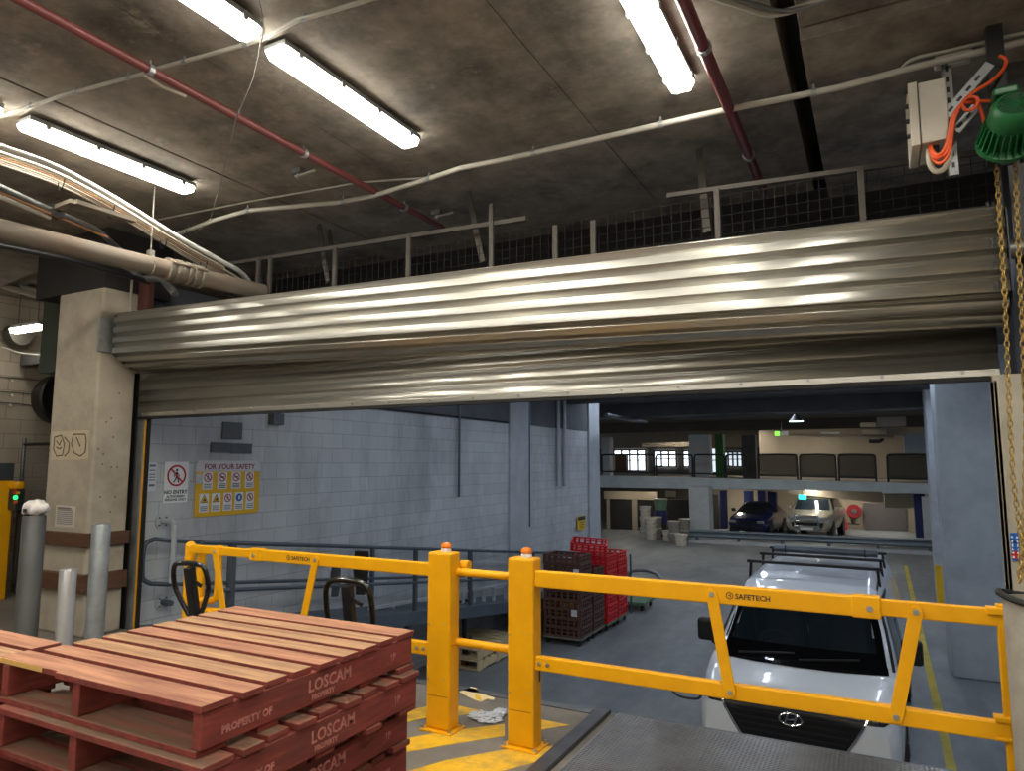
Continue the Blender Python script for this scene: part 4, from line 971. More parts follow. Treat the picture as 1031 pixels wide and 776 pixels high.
# low lattice frame lying along the ramp by the wall
A, B = PX(372, 613, -6.25), PX(412, 603, -6.25); A2 = PX(520, 586, -6.05)
lf = thing('trolley_side_frame', 'low pale grey frame with upright bars standing along the ramp', 'frame', (A.x, 9, rz(9)))
b = MB(); b.beam(A, A2, .05, .04)
P_ = [A.lerp(A2, t) for t in (.02, .12, .24, .36, .48, .56, .64, .72, .8, .9, .99)]
b.build('top_bar', M['paintgrey'], lf)
for p in P_: 
    if p.z-rz(p.y) > .04: MB().box(p.x-.02, p.x+.02, p.y-.03, p.y+.03, rz(p.y), p.z-.02).build('upright', M['paintgrey'], lf)
for (px, py0, py1, Y_, lab) in ((364, 555, 598, 5.9, 'dark cover hanging on the ramp handrail beside the loop handle'), (338, 571, 600, 6.6, 'smaller grey cover hanging behind the loop handle')):
    c0, c1 = (PX(px, py0, XO+.02), PX(px, py1, XO+.02)) if px > 350 else (PX(px, py0, XI+.06), PX(px, py1, XI+.06)); b = MB(); hw = .12 if px > 350 else .075; h_ = c0.z-c1.z
    rows = []
    for i in range(9):
        z = c0.z-h_*i/8; w_ = hw*(.55+.45*math.sin(PI*min(1, .25+i/10)))
        rows.append([Vector((c0.x+w_*math.cos(a), c0.y+.05*math.sin(a)*(1+.3*math.sin(3*a+i)), z)) for a in [2*PI*k/14 for k in range(14)]])
    R_ = [[b.bm.verts.new(p) for p in r] for r in rows]; b.skin(R_)
    tag(b.build('cover', M['rubber'] if px > 350 else mat('dark grey cloth', (76, 78, 80), .9), smooth=60), lab, 'cover')

# ================================================================== SIGNS AND FITTINGS ON THE BLOCK WALL
SX = XW+.004
YV, ZV = Vector((0, 1, 0)), Vector((0, 0, 1))
def plate(mb, y0, y1, z0, z1, x=SX, th=.004): return mb.box(x, x+th, y0, y1, z0, z1)
def ring_on(y, z, r, x, w, m, parent, name='prohibition_ring', bar=True):
    b = MB(); b.torus((x, y, z), (1, 0, 0), r, w/2, 28, 6)
    for v in b.bm.verts: v.co.x = x+(v.co.x-x)*.25
    if bar:
        d = Vector((0, .707, -.707))*r; c = Vector((x, y, z)); b.beam(c-d, c+d, .002, w*.9, (0, .707, .707))
    return b.build(name, m, parent)
def walker(y, z, s, x, parent, m):
    b = MB(); P2 = lambda u, v: (x, y+u*s, z+v*s)
    b.cyl((x-.0006, y+.02*s, z+.78*s), (x+.0006, y+.02*s, z+.78*s), .16*s, 12)
    for pts, w in ((((0, .55), (0, 0)), .3), (((0, .05), (.22, -.35), (.3, -.8)), .17), (((0, .05), (-.15, -.4), (-.42, -.75)), .17), (((.02, .5), (.3, .2), (.42, -.02)), .11), (((0, .5), (-.3, .25), (-.38, -.05)), .11)):
        for i in range(len(pts)-1): b.beam(P2(*pts[i]), P2(*pts[i+1]), .0012, w*s, (0, pts[i+1][1]-pts[i][1], -(pts[i+1][0]-pts[i][0])))
    return b.build('walking_figure', m, parent)
# NO ENTRY
a, b_ = PX(166, 464.5, SX), PX(188, 505, SX)
ne = thing('no_entry_sign', 'white no entry sign with a crossed out walking figure on the block wall', 'sign', (SX, (a.y+b_.y)/2, b_.z))
y0, y1, z0, z1 = a.y, b_.y, b_.z, a.z; yc = (y0+y1)/2; sw = y1-y0; sh = z1-z0
plate(MB(), y0, y1, z0, z1).build('sign_panel', M['signwhite'], ne)
XF = SX+.0052
walker(yc, z1-sh*.36, .085, XF, ne, M['signblack']); ring_on(yc, z1-sh*.34, sw*.36, XF+.002, .02, M['signred'], ne)
text('lettering', 'NO ENTRY', .056, (XF, yc, z0+sh*.215), YV, ZV, M['signblack'], ne, .0005, 'CENTER', .0015)
text('lettering', 'AUTHORISED', .036, (XF, yc, z0+sh*.125), YV, ZV, M['signblack'], ne, .0005, 'CENTER', .001)
text('lettering', 'PERSONS ONLY', .036, (XF, yc, z0+sh*.045), YV, ZV, M['signblack'], ne, .0005, 'CENTER', .001)
# FOR YOUR SAFETY
a, b_ = PX(197.5, 463, SX), PX(260, 517, SX)
fs = thing('safety_sign', 'yellow and white safety board with nine pictograms on the block wall', 'sign', (SX, (a.y+b_.y)/2, b_.z))
y0, y1, z0, z1 = a.y, b_.y, PX(230, 518, SX).z, PX(230, 463.5, SX).z; w = y1-y0; h = z1-z0
plate(MB(), y0, y1, z0, z1-h*.2).build('yellow_panel', M['signyellow'], fs)
plate(MB(), y0, y1, z1-h*.2+.0005, z1).build('white_panel', mat('aged sign white', (206, 204, 204), .5, var=.05), fs)
text('lettering', 'FOR YOUR SAFETY', h*.135, (XF, (y0+y1)/2+.01, z1-h*.155), YV, ZV, mat('faded sign red', (130, 52, 66), .5), fs, .0005, 'CENTER', .002, 1.0)
MB().prism([(y0+.005, z1-h*.23), (y0+w*.1, z1-h*.24), (y0+w*.11, z1-h*.36), (y0+w*.06, z1-h*.43), (y0+.005, z1-h*.4)], o=(SX+.0042, 0, 0), u=YV, v=ZV, d=(.0006, 0, 0)).build('torn_patch', M['paintgrey'], fs)
M['prt'] = mat('small grey print', (110, 116, 126), .6)
def picto(cy, cz, pw, ph, kind):
    pn = plate(MB(), cy-pw/2, cy+pw/2, cz-ph/2, cz+ph/2, SX+.0042, .0012).build('pictogram_panel', M['signwhite'], fs)
    x = SX+.0064; zc = cz+ph*.2; r = pw*.34
    if kind == 'no':
        walker(cy, zc, r*.8, x, pn, M['signblack']); ring_on(cy, zc, r, x+.001, r*.28, M['signred'], pn)
    elif kind == 'bar':
        MB().beam((x, cy-r*.6, zc), (x, cy+r*.6, zc), .001, r*.35).build('symbol', M['signblack'], pn); ring_on(cy, zc, r, x+.001, r*.28, M['signred'], pn)
    elif kind == 'warn':
        for k, mm, o_ in ((1.25, 'signblack', 0), (1.0, 'signyellow', .001)):
            MB().prism([(cy-r*k, zc-r*.75*k), (cy+r*k, zc-r*.75*k), (cy, zc+r*1.05*k)], o=(x+o_, 0, 0), u=YV, v=ZV, d=(.001, 0, 0)).build('warning_triangle', M[mm], pn)
        MB().box(x+.002, x+.003, cy-r*.4, cy+r*.45, zc-r*.5, zc-r*.2).box(x+.002, x+.003, cy-r*.1, cy+r*.3, zc-r*.2, zc+r*.2).build('symbol', M['signblack'], pn)
    elif kind == 'blue':
        MB().cyl((x, cy, zc), (x+.001, cy, zc), r*1.1, 22).build('blue_disc', M['signblue'], pn)
        MB().box(x+.001, x+.002, cy-r*.3, cy+r*.3, zc-r*.5, zc+r*.5).build('symbol', M['signwhite'], pn)
    b = MB()
    for k in range(3): b.box(x, x+.0008, cy-pw*.38, cy+pw*.38, cz-ph*(.2+.1*k)-ph*.025, cz-ph*(.2+.1*k)+ph*.025)
    b.build('caption_print', M['prt'] if kind != 'bar' else M['signblack'], pn)
for k, kd in enumerate(('no', 'bar', 'bar', 'no')): picto(y0+w*(.175+.217*k), z1-h*.365, w*.145, h*.31, kd)
for k, kd in enumerate(('warn', 'warn', 'no', 'blue', 'no')): picto(y0+w*(.135+.178*k), z1-h*.755, w*.135, h*.33, kd)
bolts(fs, [(SX+.004, y, z) for y in (y0+.02, y1-.02) for z in (z0+.02, z1-.02)], .008, (1, 0, 0), .004)
# paper beside the guide
a, b_ = PX(148, 465, SX), PX(156, 494, SX)
pn = thing('paper_notice', 'narrow white paper notice next to the yellow guide strip', 'notice', (SX, (a.y+b_.y)/2, b_.z))
plate(MB(), a.y, b_.y, b_.z, a.z, SX, .002).build('sheet', mat('notice paper', (206, 212, 222), .7), pn)
for z, hh in ((.12, .012), (.8, .012), (.28, .006), (.42, .006), (.52, .006), (.62, .006)):
    zz = a.z+(b_.z-a.z)*z; MB().box(SX+.002, SX+.003, a.y+(b_.y-a.y)*.3, b_.y-.01, zz-hh, zz+hh).build('print', M['prt'], pn)
# small yellow caution sign far along the wall
a, b_ = PX(582, 520, XW+.08), PX(590, 532, XW+.08)
ys = thing('caution_sign', 'small yellow and black notice low on the far pilaster of the block wall', 'sign', (XW+.08, a.y, b_.z))
MB().box(XW+.062, XW+.07, a.y, b_.y, b_.z, a.z).build('sign_panel', M['signyellow'], ys)
hz = a.z-b_.z
MB().box(XW+.07, XW+.073, a.y+.03, b_.y-.03, a.z-hz*.3, a.z-.01).build('heading_panel', M['signblack'], ys)
for k in range(3): MB().box(XW+.07, XW+.073, a.y+.12, b_.y-.12, a.z-hz*(.45+.18*k)-.008, a.z-hz*(.45+.18*k)+.008).build('print', M['signblack'], ys)
# grey cover plates and pipe runs
M['coverplate'] = mat('dark grey cover plate', (88, 92, 96), .7)
for (x0, y0_, x1, y1_, lab) in ((224, 424.5, 243, 442.5, 'square dark cover plate high on the block wall'), (212, 445, 231.5, 455.5, 'wide dark cover plate below the square one'), (232, 446, 253, 456.5, 'wide dark cover plate joined to the other wide plate'), (271, 416, 281, 428, 'small dark bracket box on the block wall under the shutter')):
    a, b_ = PX(x0, y0_, SX), PX(x1, y1_, SX)
    tag(MB().box(SX-.003, SX+.015 if x0 != 271 else SX+.09, a.y, b_.y, b_.z, a.z).build('cover_plate', M['coverplate'], bevel=.003), lab, 'cover plate')
for (x0, y0_, y1_, r, m_, lab) in ((462, 395, 500, .022, 'rail', 'thin grey conduit running down the middle of the block wall'), (562.5, 395, 489, .045, 'paintgrey', 'painted downpipe on the block wall past the pilaster'), (569, 395, 489, .045, 'paintgrey', 'second painted downpipe nearer the end of the block wall'), (533.5, 400, 530, .016, 'rail', 'thin dark conduit along the pilaster edge')):
    p, q = PX(x0, y0_, XW+.06), PX(x0, y1_, XW+.06)
    tag(MB().tube([(XW+.06, q.y, 3.4), (XW+.06, q.y, q.z)], r, 10).build('conduit', M[m_], smooth=True), lab, 'conduit')
tag(MB().tube([(XW+.035, 4.7, 2.425), (XW+.035, 12.55, 2.425)], .018, 8).build('wall_cable', M['black'], smooth=True), 'dark cable along the top of the painted block wall', 'cable')

# ================================================================== UNDER THE RAMP: pale pallets and a third pallet truck
M['pale'] = mat('pale new pallet wood', (206, 188, 150), .8, var=.15, scale=3)
q0 = PZ(467, 684, LOW)+Vector((0, .45, 0)); q1 = PZ(512, 660, LOW)
for k in range(2):
    t = thing('timber_pallet', ('lower pale pallet under the ramp behind the twin yellow posts', 'upper pale pallet of the two under the ramp')[k], 'pallet', (q0.x-.42, q0.y+.6, LOW+.17*k), 'pale pallets under the ramp')
    zb = LOW+.005+.17*k; x1, x0 = q0.x, q0.x-.85
    for i in range(7): MB().box(x0, x1, q0.y+i*.19, q0.y+i*.19+.11, zb+.135, zb+.16).build('deck_board', M['pale'], t)
    for i in range(3): MB().box(x0+i*.405, x0+i*.405+.04, q0.y, q0.y+1.25, zb+.022, zb+.134).build('stringer', M['pale'], t)
    for i in range(3): MB().box(x0, x1, q0.y+i*.57, q0.y+i*.57+.11, zb, zb+.021).build('base_board', M['pale'], t)
    for yb in (.1, .58, 1.08): MB().box(x1-.001, x1+.02, q0.y+yb, q0.y+yb+.1, zb+.022, zb+.134).build('block', M['pale'], t)
pallet_truck('hand pallet truck standing down in the yard behind the twin posts', (466.5, 605), -.65, .24, .3, M['blk_gloss'], (.0, .05), shape=0, rot=PI/2-.2, forks=1, fork_len=.1, ramp=LOW)

# ================================================================== BREAD CRATES
M['crate_brown'] = mat('brown crate plastic', (94, 64, 54), .45, var=.12)
M['crate_red'] = mat('red crate plastic', (214, 34, 40), .45, var=.08)
def crate_mesh(w, d, h):
    b = MB(); t = .022
    def wall(x0, y0, x1, y1, n):
        a, c = Vector((x0, y0, 0)), Vector((x1, y1, 0)); dr = (c-a).normalized(); L_ = (c-a).length
        up_ = Vector((0, 0, 1))
        for z0, z1 in ((0, h*.22), (h*.5, h*.62), (h*.84, h-.004)):
            b.beam(a+up_*(z0+z1)/2, c+up_*(z0+z1)/2, t, z1-z0)
        for i in range(n+1):
            p = a+dr*(L_*i/n); ww = .04 if i not in (0, n) else .05
            p = a+dr*min(max(L_*i/n, ww/2), L_-ww/2)
            b.beam(p-dr*ww/2+up_*h*.5, p+dr*ww/2+up_*h*.5, t*.8, h*.99)
        b.beam(a+up_*(h-.01), c+up_*(h-.01), t*1.7, .02); b.beam(a+up_*.012, c+up_*.012, t*1.6, .02)
    hw, hd = w/2-t, d/2-t
    wall(-hw, -hd, hw, -hd, 6); wall(hw, -hd, hw, hd, 5); wall(hw, hd, -hw, hd, 6); wall(-hw, hd, -hw, -hd, 5)
    for i in range(9): x = -hw+2*hw*i/8; b.box(x-.012, x+.012, -hd, hd, .004, .014)
    for i in range(7): y = -hd+2*hd*i/6; b.box(-hw, hw, y-.012, y+.012, .004, .016)
    return b
CH = .16
cproto = {}
def crate(kind, x, y, z, label, group, rot=(0, 0, 0)):
    if kind not in cproto:
        cproto[kind] = crate_mesh(.75, .6, CH).build('bread_crate', M['crate_'+kind], shift=False); o = cproto[kind]
    else:
        o = cproto[kind].copy(); COL.objects.link(o)
    o.location = (x, y, z); o.rotation_euler = rot
    return tag(o, label, 'crate', group)
cc = PZ(585, 652, LOW); XC = cc.x-.375; Y1 = cc.y+.3
def dolly(x, y, d, m, label):
    t = thing('crate_dolly', label, 'dolly', (x, y, LOW), 'crate dollies')
    MB().box(x-.37, x+.37, y-d/2, y-d/2+.08, LOW+.105, LOW+.145).box(x-.37, x+.37, y+d/2-.08, y+d/2, LOW+.105, LOW+.145).box(x-.37, x-.29, y-d/2+.081, y+d/2-.081, LOW+.105, LOW+.145).box(x+.29, x+.37, y-d/2+.081, y+d/2-.081, LOW+.105, LOW+.145).build('frame', m, t, bevel=.006)
    for sx in (-1, 1):
        for sy in (-1, 1):
            c = Vector((x+sx*.31, y+sy*(d/2-.07), LOW+.05)); MB().cyl(c-Vector((.016, 0, 0)), c+Vector((.016, 0, 0)), .05, 14).box(c.x-.025, c.x+.025, c.y-.02, c.y+.02, LOW+.06, LOW+.105).build('caster', M['rubber'], t)
    return t
M['dollygrey'] = mat('grey timber dolly', (122, 118, 112), .7)
M['dollygreen'] = mat('faded green paint', (88, 128, 92), .6, var=.12, dirt=(110, 112, 104), dirt_amt=.5, dirt_scale=4)
dolly(XC, Y1, .58, M['dollygrey'], 'grey wheeled dolly under the front stack of brown crates')
dolly(XC+.0, Y1+.66, .58, M['dollygrey'], 'grey wheeled dolly under the second stack of brown crates')
dolly(XC+.03, Y1+1.34, .58, M['dollygreen'], 'green wheeled dolly under the red crates, nearer one')
rdol = dolly(XC+.03, Y1+1.98, .58, M['dollygreen'], 'green wheeled dolly under the red crates, further one')
ordn = ('lowest', 'second from the floor', 'third from the floor', 'fourth from the floor', 'fifth from the floor', 'sixth from the floor', 'seventh from the floor', 'eighth from the floor', 'ninth from the floor', 'tenth from the floor')
rc_ = random.Random(5)
def stack(kind, x, y, n, what, group, topkind=None, toplab=None):
    for k in range(n):
        kd = kind if not (topkind and k == n-1) else topkind
        lab = ('%s %s crate of %s' % ('topmost' if k == n-1 else ordn[k], kd, what))
        crate(kd, x+rc_.uniform(-.008, .008), y+rc_.uniform(-.006, .006), LOW+.147+k*CH, lab, group)
stack('brown', XC, Y1, 9, 'the front stack on a grey dolly', 'brown crates of the front stack')
stack('brown', XC+.0, Y1+.66, 7, 'the lower stack behind the front one', 'brown crates of the second stack')
stack('red', XC+.03, Y1+1.34, 8, 'the nearer red stack on a green dolly', 'red crates of the nearer stack')
stack('red', XC+.03, Y1+1.98, 8, 'the further red stack on a green dolly', 'red crates of the further stack')
crate('red', XC-.12, Y1+1.42, LOW+.147+8*CH+.09, 'loose red crate lying tilted across the top of the stacks', 'red crates', (.16, .07, .3))
# goods and labels showing through the front crates
gi = random.Random(3)
for k, cols in ((2, ((150, 110, 90),)), (3, ((214, 180, 60), (190, 60, 60), (206, 190, 150))), (5, ((120, 140, 120), (190, 196, 200)))):
    zc = LOW+.147+k*CH+.03
    for i in range(5):
        c = cols[i % len(cols)]; key = 'loaf%s' % (c,)
        if key not in M: M[key] = mat('bread wrapper', c, .4, var=.25, scale=18)
        b = MB(); x = XC-.27+i*.135; b.tube([(x, Y1-.2, zc+.04), (x, Y1+.1, zc+.045)], .048, 10)
        tag(b.build('bread_loaf', M[key], smooth=35), 'wrapped loaf lying inside the front stack of brown crates', 'bread', 'wrapped loaves')
for k, (px, py) in enumerate(((580, 575), (578, 616), (578, 619))):
    p = PY(px, py, Y1-.305); tag(MB().box(p.x-.055, p.x+.055, Y1-.306, Y1-.3, p.z-.03, p.z+.03).build('crate_label', M['signwhite']), ('white label on an upper brown crate above the yellow beam', 'upper white label on a brown crate below the yellow beam', 'lower white label on a brown crate below the yellow beam')[k], 'label')
# green platform trolley
gt = thing('platform_trolley', 'faded green platform trolley with a bent tube handle beyond the red crates', 'trolley', (-5.1, 16.3, LOW))
p = PZ(660, 600, LOW+.2); gx1, gy1 = p.x, p.y; gy0 = PZ(646, 607, LOW+.2).y
MB().box(gx1-.75, gx1, gy0, gy1, LOW+.14, LOW+.2).build('deck', M['dollygreen'], gt, bevel=.01)
for sx in (.08, .67):
    for y in (gy0+.15, gy1-.15):
        c = Vector((gx1-sx, y, LOW+.06)); MB().cyl(c-Vector((.02, 0, 0)), c+Vector((.02, 0, 0)), .06, 14).box(c.x-.03, c.x+.03, c.y-.02, c.y+.02, LOW+.08, LOW+.14).build('caster', M['rubber'], gt)
a, b_, c, d = [PY(*q, gy1-.1) for q in ((631, 588), (636, 575), (660, 576.5), (668, 592))]
MB().tube(smooth_path([(a.x, a.y, LOW+.2), a, b_, c, d, (d.x, d.y, LOW+.2)], 3), .045, 10).build('handle', M['galv'], gt, smooth=True)
a, b_ = PY(629.5, 558, Y1+2.32), PY(634.5, 558, Y1+2.32)
tag(MB().tube([(XC+.3, Y1+2.32, LOW+.12), (b_.x, Y1+2.32, LOW+.12), b_, a, (a.x, Y1+2.32, LOW+.2)], .02, 8).build('push_handle', M['rail'], rdol, smooth=35), 'upright grey tube handle')
# ================================================================== VEHICLES
def spline(keys, y):
    n = len(keys)
    if y <= keys[0][0]: return keys[0][1:]
    if y >= keys[-1][0]: return keys[-1][1:]
    for i in range(n-1):
        if keys[i][0] <= y <= keys[i+1][0]:
            t = (y-keys[i][0])/(keys[i+1][0]-keys[i][0]); return [p+(q-p)*t for p, q in zip(keys[i][1:], keys[i+1][1:])]
class Car:
    """body lofted over stations; each: (y, z_bottom, wb, ws, zs, wsh, zsh, we, ze, wt, zt, zc)"""
    def __init__(s, keys, ny=60):
        s.keys = keys; L_ = keys[-1][0]
        ys = sorted(set([k[0] for k in keys]+[keys[0][0]+L_*(i/ny) for i in range(ny+1)]))
        ys = [y for i, y in enumerate(ys) if i == 0 or y-ys[i-1] > .012]
        rows = []
        for y in ys:
            zb, wb, ws, zs, wsh, zsh, we, ze, wt, zt, zc = spline(keys, y)
            half = smooth_path([(wb, y, zb), (ws, y, zs), (wsh, y, zsh), (we, y, ze), (wt, y, zt), (0, y, zc)], 5)
            rows.append([Vector((p.x, y, p.z)) for p in half]+[Vector((-p.x, y, p.z)) for p in half[-2::-1]])
        b = MB(); b.grid(rows); bm = b.bm; bm.verts.ensure_lookup_table(); n = len(rows[0])
        for k in (0, len(rows)-1):
            bm.faces.new([bm.verts[k*n+i] for i in range(n)])
        for k in range(len(rows)-1):
            bm.faces.new([bm.verts[k*n], bm.verts[(k+1)*n], bm.verts[(k+1)*n+n-1], bm.verts[k*n+n-1]])
        bmesh.ops.recalc_face_normals(bm, faces=bm.faces)
        s.bvh = BVHTree.FromBMesh(bm); s.b = b
    def drape(s, rows, axis, side=1, n=14, off=.006, m=6):
        """rows of (v, a, b): front/back: v=z, x from a to b; side: v=z, y from a to b; top: v=y, x from a to b"""
        out = []
        for i in range(len(rows)-1):
            for k in range(m if i < len(rows)-2 else m+1):
                t = k/m; v, a, b_ = [p+(q-p)*t for p, q in zip(rows[i], rows[i+1])]
                r = []
                for j in range(n+1):
                    u = a+(b_-a)*j/n
                    if axis == 'front': o_, d = Vector((u, -2, v)), Vector((0, 1, 0))
                    elif axis == 'side': o_, d = Vector((3*side, u, v)), Vector((-side, 0, 0))
                    else: o_, d = Vector((u, v, 4)), Vector((0, 0, -1))
                    hit = s.bvh.ray_cast(o_, d)
                    if hit[0] is None: h = r[-1] if r else Vector((u, .2, v)); r.append(h.copy()); continue
                    nn = hit[1]
                    if nn.dot(d) > 0: nn = -nn
                    r.append(hit[0]+nn*off)
                out.append(r)
        b = MB(); b.grid(out); return b
def place(root, loc, rz_):
    root.location = loc; root.rotation_euler = (0, 0, rz_)
M['van_white'] = mat('white van paint', (224, 228, 232), .25, var=.02, coat=.7)
def see_thru(m, f):
    nt = m.node_tree; b = nt.nodes['Principled BSDF']; o = nt.nodes['Material Output']
    t = nt.nodes.new('ShaderNodeBsdfTransparent'); x = nt.nodes.new('ShaderNodeMixShader'); x.inputs[0].default_value = f
    nt.links.new(b.outputs[0], x.inputs[1]); nt.links.new(t.outputs[0], x.inputs[2]); nt.links.new(x.outputs[0], o.inputs['Surface'])
M['glass_dark'] = mat('dark vehicle glass', (28, 36, 44), .05, var=.1, spec=.9)
M['chrome'] = mat('chrome', (220, 222, 224), .12, metal=1, var=.03)
M['lamp'] = mat('headlamp glass', (170, 176, 182), .08, metal=.4, var=.15, scale=30, coat=.6)
M['trim_black'] = mat('black vehicle trim', (18, 18, 20), .5)
M['tyre'] = mat('tyre rubber', (24, 24, 25), .8)
def wheel(parent, x, y, r, w=.2):
    s_ = 1 if x > 0 else -1
    t = MB(); c = Vector((x, y, r)); t.lathe([(r*.62, -w/2), (r*.94, -w/2), (r, -w/2+.03), (r, w/2-.03), (r*.94, w/2), (r*.62, w/2)], c, (1, 0, 0), 26); o = t.build('wheel', M['tyre'], parent, smooth=35)
    b = MB(); b.cyl(c+Vector((s_*.0, 0, 0)), c+Vector((s_*(w/2-.02), 0, 0)), r*.62, 22)
    for k in range(6): a = PI*k/3; b.beam(c+Vector((s_*(w/2-.02), 0, 0)), c+Vector((s_*(w/2-.02), r*.58*math.cos(a), r*.58*math.sin(a))), .03, .06, (1, 0, 0))
    b.build('hub_cap', M['steel'], o)
def arch(parent, car, x, y, r):
    s_ = 1 if x > 0 else -1
    c = Vector((x, y, r)); b = MB(); b.cyl(c-Vector((s_*.24, 0, 0)), c+Vector((s_*.006, 0, 0)), r+.06, 26); b.build('wheel_arch', M['trim_black'], parent)

# ---- white van
vt = thing('delivery_van', 'white delivery van with roof bars parked nose in below the dock', 'van', (0, 0, 0))
V = [  # y, zb, wb, ws, zs, wsh, zsh, we, ze, wt, zt, zc
 (.00, .30, .60, .70, .52, .68, .76, .60, .83, .34, .86, .865),
 (.05, .27, .76, .84, .54, .81, .80, .72, .90, .40, .93, .94),
 (.16, .26, .86, .92, .58, .89, .88, .79, .985, .43, 1.02, 1.03),
 (.38, .26, .91, .95, .64, .925, .97, .83, 1.065, .45, 1.10, 1.11),
 (.64, .26, .93, .96, .70, .945, 1.03, .86, 1.125, .46, 1.165, 1.175),
 (.74, .26, .93, .96, .72, .945, 1.07, .84, 1.19, .46, 1.24, 1.255),
 (1.45, .26, .93, .96, .74, .94, 1.14, .765, 1.68, .45, 1.755, 1.77),
 (1.66, .26, .93, .96, .74, .94, 1.15, .745, 1.775, .45, 1.845, 1.86),
 (2.1, .26, .93, .96, .74, .94, 1.16, .735, 1.82, .45, 1.885, 1.90),
 (2.6, .26, .93, .96, .74, .94, 1.16, .73, 1.84, .45, 1.905, 1.918),
 (4.7, .26, .93, .96, .74, .94, 1.16, .72, 1.83, .45, 1.89, 1.90),
 (5.02, .28, .92, .94, .74, .92, 1.16, .70, 1.77, .44, 1.84, 1.85),
 (5.12, .32, .90, .92, .74, .90, 1.16, .68, 1.72, .42, 1.79, 1.80)]
van = Car(V)
# open the shell behind the windscreen so that the cab shows through the glass
van.b.bm.faces.ensure_lookup_table()
def in_screen(p, m=.0): 
    t = (p.z-1.20)/(1.75-1.20)
    return 0+m < t < 1-m and p.y < 1.75 and abs(p.x) < .825+(.685-.825)*t-.01
bmesh.ops.delete(van.b.bm, geom=[f for f in van.b.bm.faces if f.normal.y < -.2 and all(in_screen(v.co) for v in f.verts)], context='FACES')
van.b.build('body', M['van_white'], vt, smooth=30, shift=False)
def part(mb, name, m, parent=vt, **k): return mb.build(name, m, parent, shift=False, **k)
M['glass_clear'] = mat('tinted clear glass', (40, 52, 60), .03, var=.02, spec=.9)
see_thru(M['glass_clear'], .62)
M['frit'] = mat('black glass border', (10, 10, 11), .06, var=.02, spec=.7)
M['cab'] = mat('dark cab trim', (34, 36, 40), .7)
ws = part(van.drape([(1.195, -.825, .825), (1.48, -.765, .765), (1.75, -.685, .685)], 'front', n=20), 'windscreen', M['glass_clear'], smooth='all')
for rows_ in ([(1.195, -.825, .825), (1.30, -.803, .803)], [(1.69, -.70, .70), (1.75, -.685, .685)],
              [(1.195, -.825, -.755), (1.48, -.765, -.695), (1.75, -.685, -.62)], [(1.195, .755, .825), (1.48, .695, .765), (1.75, .62, .685)]):
    part(van.drape(rows_, 'front', n=14, off=.0085), 'glass_border', M['frit'], parent=ws, smooth='all')
part(MB().box(-.78, .78, .92, 1.42, .95, 1.14).cyl((-.4, 1.42, 1.10), (-.4, .95, 1.13), .1, 12), 'dashboard', M['cab'], bevel=.03)
part(MB().torus((-.38, 1.52, 1.12), (0, .86, -.5), .18, .016, 24, 8).beam((-.55, 1.52, 1.12), (-.21, 1.52, 1.12), .03, .02), 'steering_wheel', M['trim_black'], smooth=40)
for x in (-.38, .38):
    st_ = part(MB().cbox((x, 1.95, .85), .5, .5, .16), 'seat', M['cab'], bevel=.05)
    part(MB().hexa([(x-.24, 2.12, .9), (x+.24, 2.12, .9), (x+.24, 2.26, .9), (x-.24, 2.26, .9), (x-.2, 2.28, 1.45), (x+.2, 2.28, 1.45), (x+.2, 2.38, 1.45), (x-.2, 2.38, 1.45)]), 'backrest', M['cab'], parent=st_, bevel=.04)
    part(MB().cbox((x, 2.36, 1.58), .26, .09, .18), 'headrest', M['cab'], parent=st_, bevel=.03)
part(MB().box(-.72, .72, 2.46, 2.48, .6, 1.8).box(-.74, .74, 1.0, 2.46, .55, .6).box(-.80, -.79, 1.3, 2.46, .6, 1.5).box(.79, .80, 1.3, 2.46, .6, 1.5), 'cab_lining', M['trim_black'])
for x in (-.12, .26): part(MB().cyl((x, 2.44, .9), (x, 2.44, 1.76), .014, 8), 'bulkhead_bar', M['chrome'])
part(MB().box(-.02, .12, 2.40, 2.41, 1.52, 1.6), 'bulkhead_label', M['signyellow'])
part(van.drape([(1.145, -.84, .84), (1.20, -.83, .83)], 'front', n=20, off=.009, m=3), 'cowl', M['frit'])
for x0, x1 in ((-.62, -.05), (.0, .58)):
    a = van.bvh.ray_cast(Vector((x0, -2, 1.19)), Vector((0, 1, 0)))[0]; b_ = van.bvh.ray_cast(Vector((x1, -2, 1.24)), Vector((0, 1, 0)))[0]
    part(MB().beam(a+Vector((0, -.025, .01)), b_+Vector((0, -.025, .01)), .018, .02), 'wiper', M['trim_black'])
gl_ = part(van.drape([(.925, -.67, .67), (.86, -.645, .645), (.70, -.55, .55), (.44, -.38, .38)], 'front', n=20, off=.008), 'grille', M['trim_black'], smooth=40)
bars = MB()
for k in range(7):
    z = .88-.06*k; hw = .62-.27*(.9-z)/.46
    r = van.drape([(z-.008, -hw, hw), (z+.008, -hw, hw)], 'front', n=20, off=.02, m=1)
    me_ = bpy.data.meshes.new('tmp'); r.bm.to_mesh(me_); bars.bm.from_mesh(me_); r.bm.free(); bpy.data.meshes.remove(me_)
part(bars, 'grille_bar', mat('dark satin bars', (34, 34, 36), .3), parent=gl_, solid=.012)
